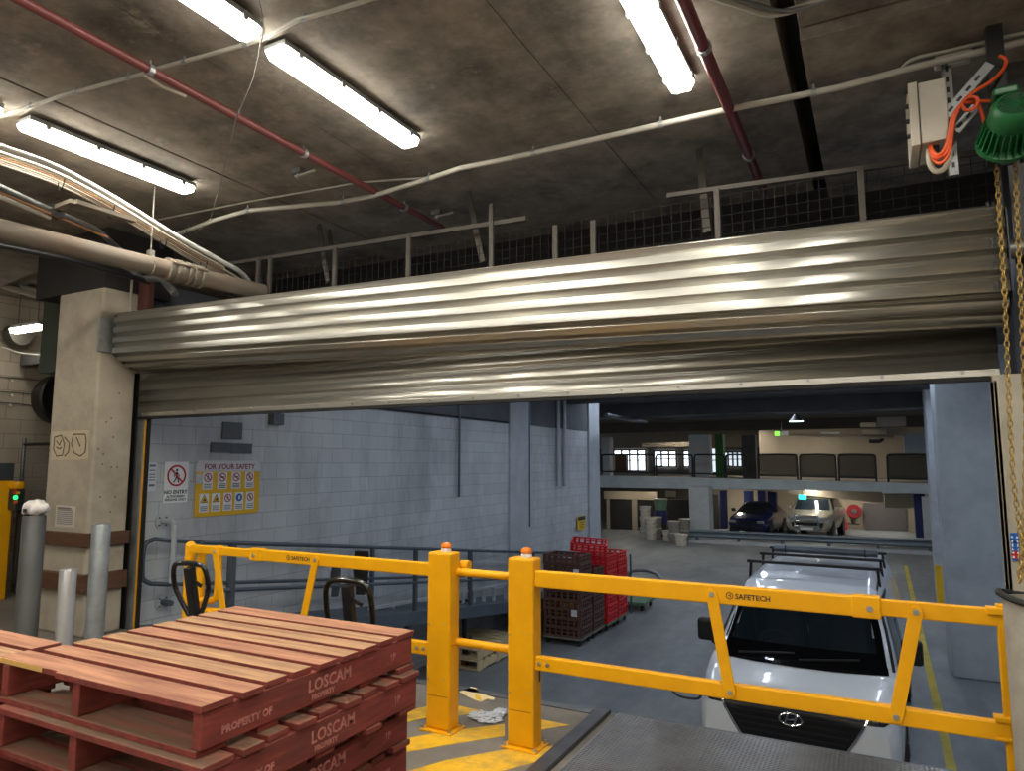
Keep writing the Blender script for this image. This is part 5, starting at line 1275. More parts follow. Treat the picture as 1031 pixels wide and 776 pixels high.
for s_ in (-1, 1):
    part(van.drape([(.93, s_*.67, s_*.695), (.86, s_*.645, s_*.665), (.70, s_*.55, s_*.572), (.44, s_*.38, s_*.40)], 'front', n=3, off=.016), 'grille_edge', M['chrome'])
    hl = part(van.drape([(.845, s_*.66, s_*.80), (.885, s_*.665, s_*.87), (.94, s_*.70, s_*.89), (.975, s_*.78, s_*.885)], 'front', n=10, off=.007), 'headlamp', M['trim_black'], smooth=50)
    for k, xx in enumerate((.715, .745, .775)):
        h = van.bvh.ray_cast(Vector((s_*xx, -2, .885)), Vector((0, 1, 0)))[0]
        part(MB().cyl(h+Vector((0, -.012, 0)), h+Vector((0, -.003, 0)), .012, 10), 'lamp_element', M['lamp'], parent=hl)
    part(van.drape([(1.17, s_*.868, s_*.895), (1.48, s_*.80, s_*.825), (1.77, s_*.715, s_*.735)], 'front', n=2, off=.006), 'pillar_seal', M['trim_black'])
    part(van.drape([(.30, s_*.42, s_*.66), (.46, s_*.62, s_*.68)], 'front', n=6, off=.006), 'fog_recess', M['trim_black'])
    # side glass, door seams and mirror
    part(van.drape([(1.2, 1.0, 2.3), (1.66, 1.5, 2.25)], 'side', s_, n=14, off=.006), 'side_window', M['glass_dark'], smooth='all')
    part(van.drape([(1.7, 1.5, 2.4), (1.735, 1.55, 2.4)], 'side', s_, n=10, off=.006, m=2), 'window_seal', M['trim_black'])
    part(van.drape([(.35, 2.42, 2.432), (1.72, 2.42, 2.432)], 'side', s_, n=1, off=.003), 'door_seam', M['trim_black'])
    mr = part(MB().cbox((s_*1.05, 1.0, 1.33), .2, .12, .25), 'mirror', M['trim_black'], bevel=.035)
    part(MB().beam((s_*.92, 1.0, 1.18), (s_*1.0, 1.0, 1.25), .06, .07), 'mirror_arm', M['trim_black'])
    for y in (.88, 4.08): arch(vt, van, s_*.955, y, .33)
    for y in (.88, 4.08): wheel(vt, s_*.87, y, .33)
# emblem: chrome oval with a slanted letter
h = van.bvh.ray_cast(Vector((0, -2, .80)), Vector((0, 1, 0)))[0]; c = Vector((0, h.y-.03, .80))
e = MB(); e.torus(c, (0, -1, 0), .105, .009, 30, 6, R2=.056, u0=(1, 0, 0))
for dx in (-.042, .042): e.beam(c+Vector((dx-.016, 0, -.045)), c+Vector((dx+.016, 0, .045)), .012, .016, (1, 0, 0))
e.beam(c+Vector((-.045, 0, -.006)), c+Vector((.045, 0, .006)), .012, .016); part(e, 'emblem', M['chrome'], smooth=50)
part(van.drape([(1.995, -.70, .70), (2.003, -.70, .70)], 'top', n=16, off=.003, m=1), 'roof_seam', M['trim_black'])
for x in (-.5, -.3, -.1, .1, .3, .5):
    part(van.drape([(2.2, x-.02, x+.02), (4.8, x-.02, x+.02)], 'top', n=2, off=.012, m=10), 'roof_rib', M['van_white'])
for s_ in (-1, 1): part(van.drape([(1.62, s_*.715, s_*.735), (4.9, s_*.675, s_*.695)], 'top', n=1, off=.004, m=14), 'roof_gutter', M['trim_black'])
for y in (2.08, 2.95, 3.75):
    rb_ = part(MB().beam((-.78, y, 2.0), (.78, y, 2.0), .05, .035), 'roof_bar', M['trim_black'], bevel=.008)
    for s_ in (-1, 1):
        part(MB().beam((s_*.73, y, 1.985), (s_*.745, y, 1.80), .06, .03, (1, 0, 0)), 'bar_foot', M['trim_black'], parent=rb_)
part(MB().cyl((-.60, 3.05, 2.065), (.70, 3.05, 2.065), .045, 14), 'storage_tube', M['rail'], smooth=35)
for x in (-.45, .55): part(MB().torus((x, 3.05, 2.065), (1, 0, 0), .05, .008, 14, 5), 'tube_clamp', M['trim_black'])
part(MB().box(-.2, .2, -.012+.0, .0, .36, .47), 'bumper_recess', M['trim_black'])
km = [(-1.02, .32, .80), (-1.2, .34, .76), (-1.33, .36, .70), (-1.42, .38, .68), (-1.42, .40, .74), (-1.30, .40, .80), (-1.05, .36, .84)]
E0 = PZ(797, 722, LOW+.80); E1 = PZ(818, 568, LOW+2.0)
ang = math.atan2(-(E1.x-E0.x), (E1.y-E0.y))
place(vt, (E0.x+.0, E0.y-.04, LOW), ang*1.0)
kb = thing('tube_loop', 'thin black bent bar loop lying out beside the van nose', 'bar', (-1.9, 8, LOW+.7))
pts = [PY(x, y, 7.95) for x, y in ((716, 694), (708, 697), (703, 703), (692, 702.5), (683, 700), (676, 694), (677, 690), (690, 690), (712, 691))]
kb2 = MB().tube(smooth_path(pts, 3), .013, 8).build('bar', M['trim_black'], kb, smooth=True)
kb2.parent = vt; bpy.data.objects.remove(kb)
vt_m = Matrix.Translation(vt.location) @ Matrix.Rotation(vt.rotation_euler.z, 4, 'Z')
kb2.data.transform(Matrix.Translation(Vector((-1.9, 8, LOW+.7)))); kb2.data.transform(vt_m.inverted()); kb2.name = 'guide_mirror_bar'
print('VAN', vt.location, math.degrees(ang))

# ---- silver four wheel drive wagon and dark blue car behind the guard rail
def simple_car(name, label, keys, paint, loc, rz_, win, hood_lamp, bull):
    t = thing(name, label, 'car', (0, 0, 0)); c = Car(keys, 44)
    P_ = lambda mb, nm, m, parent=t, **k: mb.build(nm, m, parent, shift=False, **k)
    P_(c.b, 'body', paint, smooth=35)
    zt = max(k[-1] for k in keys)
    (w0, w1), (z0, z1) = win
    P_(c.drape([(z0, -w0, w0), (z1, -w1, w1)], 'front', n=12, off=.008), 'windscreen', M['glass_dark'], smooth='all')
    for s_ in (-1, 1):
        P_(c.drape([(z0+.02, hood_lamp['sy0'], hood_lamp['sy1']), (z1-.03, hood_lamp['sy0']+.45, hood_lamp['sy1']-.25)], 'side', s_, n=10, off=.008), 'side_window', M['glass_dark'], smooth='all')
        zl, hl_, x0, x1 = hood_lamp['z'], hood_lamp['h'], hood_lamp['x0'], hood_lamp['x1']
        P_(c.drape([(zl, s_*x0, s_*x1), (zl+hl_, s_*x0, s_*x1)], 'front', n=6, off=.008, m=3), 'headlamp', M['lamp'])
        P_(MB().cbox((s_*(hood_lamp['mx']), hood_lamp['sy0']+.05, z0+.08), .18, .1, .14), 'mirror', M['trim_black'] if not bull else paint, bevel=.02)
        for y in (hood_lamp['wy0'], hood_lamp['wy1']):
            arch(t, c, s_*hood_lamp['ww'], y, hood_lamp['wr']); wheel(t, s_*(hood_lamp['ww']-.1), y, hood_lamp['wr'])
    P_(c.drape([(hood_lamp['gz0'], -.42, .42), (hood_lamp['gz1'], -.48, .48)], 'front', n=10, off=.01, m=3), 'grille', M['trim_black'] if not bull else M['lamp'])
    P_(c.drape([(hood_lamp['gz0']-.28, -.6, .6), (hood_lamp['gz0']-.08, -.66, .66)], 'front', n=10, off=.01, m=2), 'lower_intake', M['trim_black'])
    if bull:
        b = MB()
        for z in (.62, .84, 1.04): b.tube([(-.5, -.12, z), (.5, -.12, z)], .035, 10)
        P_(b, 'bull_bar', M['chrome'], smooth=35)
        for s_ in (-1, 1): P_(MB().tube(smooth_path([(s_*.47, -.1, .4), (s_*.47, -.13, .9), (s_*.43, -.1, 1.1)], 3), .045, 10), 'bull_bar_upright', M['chrome'], smooth=35)
        P_(MB().box(-.55, .55, -.16, -.06, .44, .6), 'bumper', M['chrome'], bevel=.02)
        P_(MB().box(-.26, .26, -.175, -.161, .46, .57), 'number_plate', M['signwhite'])
    place(t, loc, rz_); return t
SUV = [(.0, .45, .55, .78, .6, .74, .84, .66, .96, .4, .99, 1.0), (.08, .42, .74, .86, .62, .84, .9, .74, 1.02, .42, 1.05, 1.06), (.5, .4, .82, .92, .66, .89, 1.0, .78, 1.10, .45, 1.13, 1.14),
       (1.2, .4, .84, .93, .7, .90, 1.06, .8, 1.16, .46, 1.20, 1.21), (1.75, .4, .84, .93, .7, .9, 1.1, .68, 1.66, .42, 1.72, 1.73), (2.1, .4, .84, .93, .7, .9, 1.1, .66, 1.72, .42, 1.79, 1.80),
       (4.3, .4, .84, .93, .7, .9, 1.1, .65, 1.72, .42, 1.78, 1.79), (4.75, .45, .82, .9, .7, .88, 1.1, .68, 1.5, .4, 1.6, 1.62)]
M['suv_paint'] = mat('champagne metallic paint', (186, 180, 164), .28, metal=.5, var=.03, coat=.7)
pl_ = PY(815, 512, 32.6)
sv = simple_car('four_wheel_drive', 'champagne four wheel drive wagon with a chrome bull bar behind the guard rail', SUV, M['suv_paint'], (pl_.x-.1, 32.4, LOW), -.09, ((.74, .62), (1.22, 1.68)),
    dict(z=.86, h=.14, x0=.5, x1=.8, mx=1.0, sy0=1.3, sy1=4.1, wy0=.85, wy1=3.75, ww=.93, wr=.38, gz0=.84, gz1=1.0), True)
CARK = [(.0, .3, .5, .72, .45, .7, .62, .6, .7, .36, .72, .725), (.08, .24, .72, .82, .48, .8, .68, .7, .76, .4, .785, .79), (.5, .22, .82, .88, .52, .86, .76, .74, .86, .42, .9, .91),
        (1.15, .22, .84, .89, .55, .87, .84, .76, .96, .42, 1.0, 1.01), (1.9, .22, .84, .89, .56, .87, .9, .6, 1.33, .38, 1.4, 1.41), (2.3, .22, .84, .89, .56, .87, .92, .58, 1.38, .38, 1.45, 1.46),
        (3.3, .22, .84, .89, .56, .87, .92, .56, 1.36, .36, 1.42, 1.43), (4.1, .24, .82, .86, .56, .84, .9, .62, 1.0, .38, 1.04, 1.05), (4.4, .3, .76, .8, .56, .78, .86, .6, .95, .36, .98, .985)]
M['blue_paint'] = mat('dark blue car paint', (18, 30, 84), .25, metal=.3, var=.04, coat=.8)
pb = PY(750, 520, 33.)
simple_car('sedan_car', 'dark blue sedan parked behind the guard rail next to the four wheel drive', CARK, M['blue_paint'], (pb.x+.05, 33.0, LOW), -.1, ((.70, .55), (1.0, 1.35)),
    dict(z=.6, h=.11, x0=.46, x1=.76, mx=.95, sy0=1.35, sy1=3.6, wy0=.8, wy1=3.4, ww=.89, wr=.31, gz0=.56, gz1=.68), False)
# ================================================================== FAR END: mezzanine, guard rail, buckets, back walls
def R(x0, y0, x1, y1, Y_, th):
    a, b_ = PY(x0, y0, Y_), PY(x1, y1, Y_)
    return MB().box(min(a.x, b_.x), max(a.x, b_.x), Y_, Y_+th, min(a.z, b_.z), max(a.z, b_.z))
M['beige'] = mat('beige painted wall', (166, 152, 132), .8, var=.1, scale=.6)
M['beige_dark'] = mat('brown grey wall', (96, 88, 78), .85, var=.12, scale=.8)
M['mezz'] = mat('pale blue grey painted slab edge', (186, 198, 206), .6, var=.1, scale=1, dirt=(140, 150, 158), dirt_amt=.5, dirt_scale=.8)
M['navy'] = mat('navy painted steel post', (30, 40, 92), .5)
M['greencol'] = mat('green painted post', (40, 104, 44), .5)
M['door_dark'] = mat('dark roller door', (40, 36, 33), .6, var=.12, stretch=(1, 1, 30), scale=2)
YZ_ = 31.
# mezzanine slab: its edge falls a little towards the broad pillar
zl0, zl1 = PY(604, 489, YZ_).z, PY(604, 478, YZ_).z; xr_ = PY(946, 490, YZ_).x; xl_ = PY(596, 480, YZ_).x
zr0, zr1 = PY(944, 496, YZ_).z, PY(944, 487, YZ_).z
mz = thing('mezzanine', 'concrete mezzanine deck with a pale blue grey edge', 'floor', ((xl_+xr_)/2, 33, zl0)); mz['kind'] = 'structure'
MB().hexa([(xl_, YZ_, zl0), (xr_, YZ_, zr0), (xr_, YZ_+.3, zr0), (xl_, YZ_+.3, zl0), (xl_, YZ_, zl1), (xr_, YZ_, zr1), (xr_, YZ_+.3, zr1), (xl_, YZ_+.3, zl1)]).build('edge_beam', M['mezz'], mz, bevel=.02)
xm = PY(735, 490, YZ_).x; zz = PY(735, 497, YZ_).z; zz1 = PY(700, 492, YZ_).z
MB().box(xl_, xm, YZ_-.03, YZ_+.25, zl0-.06, zl0+.12).build('edge_band', M['mezz'], mz, bevel=.01)
xm2 = PY(888, 492, YZ_).x
MB().box(xm2, xr_, YZ_-.03, YZ_+.25, PY(915, 496.5, YZ_).z, PY(915, 490, YZ_).z).build('edge_band', M['mezz'], mz, bevel=.01)
MB().hexa([(xl_-6, YZ_+.31, zl0+.1), (xr_, YZ_+.31, zr0+.1), (xr_, 46, zr0+.1), (xl_-6, 46, zl0+.1), (xl_-6, YZ_+.31, zl1), (xr_, YZ_+.31, zr1), (xr_, 46, zr1), (xl_-6, 46, zl1)]).build('deck', M['beige_dark'], mz)
# guard rail panels on the deck edge
M['rail_dark'] = mat('dark green grey railing', (24, 30, 32), .6)
M['meshfill'] = mat('dusty perforated infill', (44, 46, 46), .7)
def see_thru(m, f):
    nt = m.node_tree; b = nt.nodes['Principled BSDF']; o = nt.nodes['Material Output']
    t = nt.nodes.new('ShaderNodeBsdfTransparent'); x = nt.nodes.new('ShaderNodeMixShader'); x.inputs[0].default_value = f
    nt.links.new(b.outputs[0], x.inputs[1]); nt.links.new(t.outputs[0], x.inputs[2]); nt.links.new(x.outputs[0], o.inputs['Surface'])
see_thru(M['meshfill'], .35)
YR_ = 31.1
def rail_panel(x0, x1, ytop, fill, lab):
    def zb(x): return PY(x, 478+(x-604)*9/340.-.4, YR_).z
    a, b_ = PY(x0, ytop, YR_), PY(x1, ytop, YR_); z0a, z0b = zb(x0)+.06, zb(x1)+.06
    t = thing('railing_panel', lab, 'railing', ((a.x+b_.x)/2, YR_, zb((x0+x1)/2)), 'mezzanine railing')
    r = .14
    MB().tube(smooth_path([(a.x, YR_, z0a-.05), (a.x, YR_, a.z-r), (a.x+r*.3, YR_, a.z-r*.3), (a.x+r, YR_, a.z), (b_.x-r, YR_, b_.z), (b_.x-r*.3, YR_, b_.z-r*.3), (b_.x, YR_, b_.z-r), (b_.x, YR_, z0b-.05)], 2), .04, 8).tube([(a.x, YR_, z0a+.1), (b_.x, YR_, z0b+.1)], .035, 8).build('frame', M['rail_dark'], t, smooth=50)
    if fill:
        MB().hexa([(a.x+.03, YR_-.01, z0a+.08), (b_.x-.03, YR_-.01, z0b+.08), (b_.x-.03, YR_+.01, z0b+.08), (a.x+.03, YR_+.01, z0a+.08), (a.x+.03, YR_-.01, a.z-.04), (b_.x-.03, YR_-.01, b_.z-.04), (b_.x-.03, YR_+.01, b_.z-.04), (a.x+.03, YR_+.01, a.z-.04)]).build('infill', M['meshfill'], t)
    else:
        n = max(1, int((b_.x-a.x)/1.2)); b = MB()
        for k in range(1, n): x = a.x+(b_.x-a.x)*k/n; b.cyl((x, YR_, z0a+.1), (x, YR_, a.z), .03, 6)
        if n > 1: b.build('baluster', M['rail_dark'], t)
    return t
for x0, x1, f, lab in ((606, 658, 0, 'open dark railing in front of the bright windows, next to the block wall'), (660.5, 697, 0, 'open dark railing section in front of the second bright window'), (699, 729, 0, 'open dark railing beside the pale mezzanine column'), (731, 751, 0, 'short open dark railing by the green post'),
                       (763, 802, 1, 'mesh filled railing panel by the dark mezzanine post'), (805, 841, 1, 'mesh filled railing panel above the four wheel drive'), (844, 881, 1, 'mesh filled railing panel above the red hose reel'), (893, 936, 1, 'mesh filled railing panel against the broad pillar')):
    rail_panel(x0, x1, 457.5, f, lab)
# columns
struct(R(695, 548, 713.5, 490, 30.2, .8).build('column', M['paintgrey'], bevel=.02), 'pale column under the mezzanine edge')
struct(R(694.5, 480, 713, 437, 32.5, .8).build('column', M['paintgrey'], bevel=.02), 'pale column on the mezzanine')
for k, (x0, x1, y0, y1, Y_, m_, lab) in enumerate(((721, 727.5, 481, 437, 34, 'greencol', 'green painted post on the mezzanine'), (748, 760, 482, 438, 33, 'dark', 'dark square post on the mezzanine'), (726, 730, 532, 494, 34.5, 'navy', 'slim navy post under the mezzanine'),
        (750, 757, 532, 494, 37, 'navy', 'navy post behind the dark blue sedan'), (764, 770, 532, 494, 37, 'navy', 'second navy post behind the dark blue sedan'), (774, 781, 534, 494, 35, 'navy', 'navy post between the sedan and the four wheel drive'), (922.5, 931, 541, 497, 31.6, 'navy', 'navy post under the mezzanine beside the broad pillar'), (714, 723, 540, 498, 36, 'door_dark', 'dark post behind the pale mezzanine column'), (606, 613.5, 482, 440, 32, 'paintgrey', 'pale column on the mezzanine by the block wall end'), (931.5, 940, 549, 500, 30.3, 'paintgrey', 'pale column under the mezzanine beside the broad pillar'))):
    tag(R(x0, y0, x1, y1, Y_, .5).build('post', M[m_]), lab, 'post')['kind'] = 'structure'
# back walls
struct(R(716, 548, 940, 494, 39, .3).build('wall_back', M['beige']), 'beige back wall under the mezzanine')
struct(R(560, 560, 716, 488, 38, .3).build('wall_back', M['beige_dark']), 'dark back wall under the mezzanine')
struct(R(766, 492, 960, 425, 41, .3).build('wall_back', M['beige']), 'beige back wall on the mezzanine')
struct(R(480, 490, 766, 415, 47, .3).build('wall_back', M['beige_dark']), 'back wall of the mezzanine with bright windows')
struct(R(560, 452, 766, 430, 44, .4).build('beam', M['beige']), 'beige downstand beam over the mezzanine windows')
struct(R(646, 450, 694, 445, 36, .4).build('beam', M['beige']), 'pale beam on the mezzanine')
for x0, x1, y0, y1, lab in ((613.5, 636, 532, 498, 'dark roller door under the mezzanine, next to the block wall'), (641, 694, 530, 503, 'wide dark opening behind the paint drums')):
    tag(R(x0, y0, x1, y1, 33.5, .1).build('door_1', M['door_dark']), lab, 'door')['kind'] = 'structure'
struct(R(608, 502, 660, 495, 33.4, .3).build('lintel', M['beige']), 'beige lintel over the dark roller door')
for x0, x1 in ((611, 613.5), (636.5, 641)): struct(R(x0, 535, x1, 500, 33.45, .2).build('door_frame', M['beige']), 'beige door frame of the dark roller door')
struct(R(670, 500, 680, 494, 37.6, .1).build('trim_3', M['beige']), 'pale panel above the dark opening')
# windows on the mezzanine, daylight behind them
M['daylight'] = mat('bright daylight pane', (255, 255, 255), .5, var=0, emit=(226, 240, 255), es=1.8)
M['daylight_dim'] = mat('dim daylight pane', (220, 225, 230), .5, var=0, emit=(214, 228, 240), es=.8)
M['brownframe'] = mat('brown window frame', (110, 80, 52), .6)
nw = 0
for x0, y0, x1, y1, m_, nm in ((618.5, 474, 650, 452, 'daylight', 3), (659, 470, 681, 453, 'daylight', 2), (688.5, 470, 694, 453, 'daylight', 0), (714, 476, 721, 450, 'daylight_dim', 0), (729, 470, 747, 454, 'daylight_dim', 3)):
    nw += 1; a, b_ = PY(x0, y0, 46.9), PY(x1, y1, 46.9)
    t = thing('window_%d' % nw, 'bright window %s' % ('beside the pale column by the block wall', 'between the mezzanine columns', 'in a narrow strip beside the column', 'beside the green post', 'behind the green post')[nw-1], 'window', ((a.x+b_.x)/2, 46.9, a.z)); t['kind'] = 'structure'
    MB().box(a.x, b_.x, 46.9, 46.95, a.z, b_.z).build('pane', M[m_], t)
    f = MB()
    for k in range(nm+2):
        x = a.x+(b_.x-a.x)*k/(nm+1); f.box(x-.05, x+.05, 46.8, 46.9, a.z, b_.z)
    f.box(a.x, b_.x, 46.8, 46.9, b_.z-.1, b_.z).box(a.x, b_.x, 46.8, 46.9, a.z, a.z+.08).box(a.x, b_.x, 46.82, 46.88, (a.z+b_.z)/2-.03, (a.z+b_.z)/2+.03)
    if nm: f.box(a.x+.1, a.x+(b_.x-a.x)*.42, 46.7, 46.8, a.z, a.z+(b_.z-a.z)*(.75 if nw == 1 else .1))
    f.build('window_frame', M['brownframe'], t)
# far lamps, exit signs
def lamp(x0, y0, x1, y1, Y_, m_, lab, d=.25):
    t = thing('ceiling_lamp', lab, 'light', PY((x0+x1)/2, y0, Y_), 'far lamps')
    a, b_ = PY(x0, y0, Y_), PY(x1, y1, Y_)
    MB().box(a.x, b_.x, Y_, Y_+d, b_.z, b_.z+.05).build('housing', M['steel'], t)
    MB().prism([(0, 0), (0, b_.z-a.z), (d, b_.z-a.z), (d, 0), (d*.8, -.02), (d*.2, -.02)], o=(a.x, Y_, a.z), u=(0, 1, 0), v=(0, 0, 1), d=(b_.x-a.x, 0, 0)).build('diffuser', M[m_], t)
    MB().cyl(((a.x+b_.x)/2, Y_+d/2, b_.z+.05), ((a.x+b_.x)/2, Y_+d/2, b_.z+.3), .02, 6).build('hanger', M['steel'], t)
lamp(619.5, 489, 632, 486.5, 32.2, 'tube_far', 'lit batten under the mezzanine next to the block wall')
lamp(653, 488.5, 660.5, 486.5, 33, 'tube_far', 'second lit batten under the mezzanine')
lamp(810, 493, 819, 490.5, 32, 'tube_far', 'round lit lamp under the mezzanine above the four wheel drive')
M['cyan'] = mat('lit cyan lamp', (200, 255, 255), .4, emit=(190, 250, 255), es=5)
pd = thing('pendant_lamp', 'dark pendant lamp with a cyan white glow below the far ceiling', 'light', PY(801, 424, 24.))
c = PY(801.5, 424, 23.); MB().lathe([(.04, .2), (.08, .16), (.2, .03), (.24, 0), (.21, 0), (.06, .14)], c, n=20).build('shade', M['black'], pd, smooth=40)
MB().cyl(c+Vector((0, 0, -.01)), c+Vector((0, 0, .02)), .2, 20).build('diffuser', M['cyan'], pd)
MB().cyl(c+Vector((0, 0, .19)), Vector((c.x, c.y, 3.45)), .015, 6).build('cable', M['black'], pd)
c = PY(778, 412, 21.9); tag(MB().lathe([(.04, 0), (.1, .03), (.1, .09), (.02, .12)], c, n=14).build('sensor_lamp', M['cyan'], smooth=40), 'tiny cyan white lamp above the pendant lamp', 'light')
M['exitgreen'] = mat('lit exit green', (110, 230, 70), .4, emit=(110, 235, 60), es=1.6)
M['exitcyan'] = mat('lit exit cyan', (60, 210, 210), .4, emit=(50, 210, 210), es=1.4)
def exitbox(x0, y0, x1, y1, xe_, Y_, m_, lab, face_m='white'):
    t = thing('exit_sign', lab, 'exit sign', PY(x0, y0, Y_)); a, b_ = PY(x0, y0, Y_), PY(x1, y1, Y_); e = PY(xe_, y0, Y_)
    MB().box(a.x, e.x, Y_, Y_+.2, a.z, b_.z).build('sign_face', M[m_], t)
    if xe_ < x1: MB().box(e.x, b_.x, Y_+.01, Y_+.2, a.z, b_.z).build('housing', M[face_m], t)
    MB().cyl(((a.x+b_.x)/2, Y_+.1, b_.z), ((a.x+b_.x)/2, Y_+.1, b_.z+.35), .02, 6).build('hanger', M['steel'], t)
exitbox(780, 438.5, 793, 434, 784.5, 29, 'exitgreen', 'green lit exit sign hanging over the mezzanine')
exitbox(804, 502.5, 811.5, 498, 811.5, 33, 'exitcyan', 'cyan lit exit sign above the roof of the four wheel drive')
# services over the mezzanine
for x0, y0, x1, y1, Y_, m_, lab in ((866, 430, 882, 425, 29, 'beige', 'upper beige air handling box over the mezzanine'), (868, 437.5, 893, 431, 29.5, 'beige', 'lower beige air handling box over the mezzanine'), (888, 438, 913, 431, 30, 'beige', 'long beige air duct beside the air handling boxes'), (883, 430, 912, 419, 28, 'dark', 'dark air duct over the mezzanine, next to the pillar'), (911, 456, 937, 436, 31.4, 'mezz', 'pale blue grey panel hanging beside the broad pillar'), (827, 440, 845, 434.5, 30, 'white', 'white pipe fitting over the mezzanine')):
    tag(R(x0, y0, x1, y1, Y_, .5).build('air_duct', M[m_], bevel=.02), lab, 'duct')
pipe('service_pipe', [PY(x, y, 30) for x, y in ((795, 437), (830, 438), (900, 440))], .06, 'beige', 'long beige pipe running over the mezzanine', 'pipe')
pipe('service_pipe', [PY(x, y, 30.2) for x, y in ((875, 444), (886, 444), (889, 440), (889, 436))], .07, 'black', 'black bent pipe below the air handling boxes', 'pipe', kk=2)
pipe('service_pipe', [PY(610, 418, 17), PY(635, 422.5, 20), PY(650, 424.5, 23)], .06, 'rail', 'grey pipe under the far ceiling by the block wall end', 'pipe')
pipe('service_pipe', [PY(670, 421.5, 25), PY(780, 418, 25), PY(935, 412, 25)], .04, 'rail', 'thin pipe crossing under the far ceiling', 'pipe')
# sloping soffit of a car ramp, dark bay, hose reel panel, lockers
a, b_, c, d = PY(780, 491, 34), PY(890, 506.5, 34), PY(890, 495, 34), PY(800, 485, 34)
struct(MB().hexa([(a.x-2, 34, a.z), (b_.x, 34, b_.z), (b_.x, 36, b_.z), (a.x-2, 36, a.z), (a.x-2, 34, a.z+.5), (b_.x, 34, b_.z+.6), (b_.x, 36, b_.z+.6), (a.x-2, 36, a.z+.5)]).build('ramp_soffit', M['beige']), 'beige sloping underside of a car ramp')
struct(R(891, 511, 921, 497, 34, 2).build('ramp_soffit', M['beige']), 'beige boxed beam next to the navy post')
struct(R(871, 536, 912, 507, 38.9, .05).build('door_2', mat('dark bay opening', (92, 86, 86), .8)), 'dark bay opening in the beige back wall')
hr = thing('hose_reel', 'red fire hose reel on the beige back wall beside the four wheel drive', 'hose reel', PY(860, 522, 38.6))
c = PY(860, 514.5, 38.7); MB().lathe([(.001, -.15), (.31, -.15), (.34, -.12), (.34, .1), (.1, .12)], c, (0, 1, 0), 26).build('reel', mat('hose reel red', (138, 26, 32), .6), hr, smooth=40)
MB().lathe([(.001, -.2), (.12, -.19), (.12, -.15)], c, (0, 1, 0), 14).build('hub', M['steel'], hr, smooth=40)
p = PY(858, 527, 38.8); MB().tube([c+Vector((-.1, .05, -.4)), p], .03, 6).beam(p-Vector((.2, 0, 0)), p+Vector((.35, 0, 0)), .04, .05).build('nozzle', M['black'], hr)
p = PY(851, 528, 38.6); fe = thing('fire_extinguisher', 'small red fire extinguisher standing beside the hose reel', 'extinguisher', p)
MB().lathe([(.001, -.3), (.11, -.3), (.11, .12), (.05, .2), (.05, .24)], p, n=14).build('cylinder', M['signred'], fe, smooth=40); MB().cbox(p+Vector((0, 0, .28)), .14, .06, .06).build('valve', M['black'], fe)
tag(R(771, 533, 790, 516, 38, .5).build('storage_cabinet', M['door_dark'], bevel=.02), 'dark low cabinet between the sedan and the four wheel drive', 'cabinet')
# steel guard rail
YG = 29.3
gr_ = thing('guard_rail', 'grey steel crash rail on short posts in front of the parked cars', 'guard rail', (-2.5, YG, LOW))
A_, B_ = PY(694, 537, YG), PY(943, 547, YG); zc = (A_.z+B_.z)/2; xa, xb = A_.x, B_.x
M['grail'] = mat('grey guard rail steel', (104, 118, 130), .5, metal=.3, var=.1)
pr_ = [(.0, -.16), (-.03, -.15), (-.08, -.09), (-.03, -.03), (-.03, .03), (-.08, .09), (-.03, .15), (0, .16), (.0, .15), (-.02, .14), (-.06, .09), (-.01, .03), (-.01, -.03), (-.06, -.09), (-.02, -.14)]
MB().prism(pr_[:8]+pr_[8:], o=(xa, YG, zc), u=(0, 1, 0), v=(0, 0, 1), d=(xb-xa, 0, 0)).build('rail', M['grail'], gr_)
for k in range(6):
    x = xa+.3+(xb-xa-.5)*k/5; MB().box(x-.06, x+.06, YG+.01, YG+.13, LOW, zc+.14).build('post', M['grail'], gr_)
struct(MB().box(xa, xb, YG-.1, YG+.4, LOW, LOW+.12).build('kerb', M['paintgrey']), 'low pale kerb under the steel guard rail')
# paint buckets and drums
M['bucket'] = mat('white bucket plastic', (206, 200, 186), .5, var=.12, dirt=(150, 140, 120), dirt_amt=.5, dirt_scale=4)
M['bucket_grey'] = mat('grey bucket plastic', (132, 128, 120), .5, var=.15)
M['bucket_green'] = mat('green banded bucket', (104, 140, 116), .5)
def bucket(px, base_px, Y_, k, r, h, m_, lab, group='paint buckets'):
    p = PY(px, base_px, Y_); t = thing('paint_bucket', lab, 'bucket', (p.x, Y_, LOW+k), group)
    z = LOW+k
    MB().lathe([(r*.86, 0), (r, h*.86), (r*1.05, h*.87), (r*1.05, h*.92), (r, h*.93), (r, h*.95)], (p.x, Y_, z), n=16).build('bucket', M[m_], t, smooth=35)
    MB().lathe([(r*1.07, h*.945), (r*1.07, h), (r*.9, h*1.0)], (p.x, Y_, z), n=16).build('lid', M['bucket'], t, smooth=35)
    b = MB(); b.tube(arc((p.x, Y_-r*.3, z+h*.85), (1, 0, 0), (0, -.5, -.86), r*1.02, 0, PI, 10), .012, 5); b.build('handle', M['steel'], t)
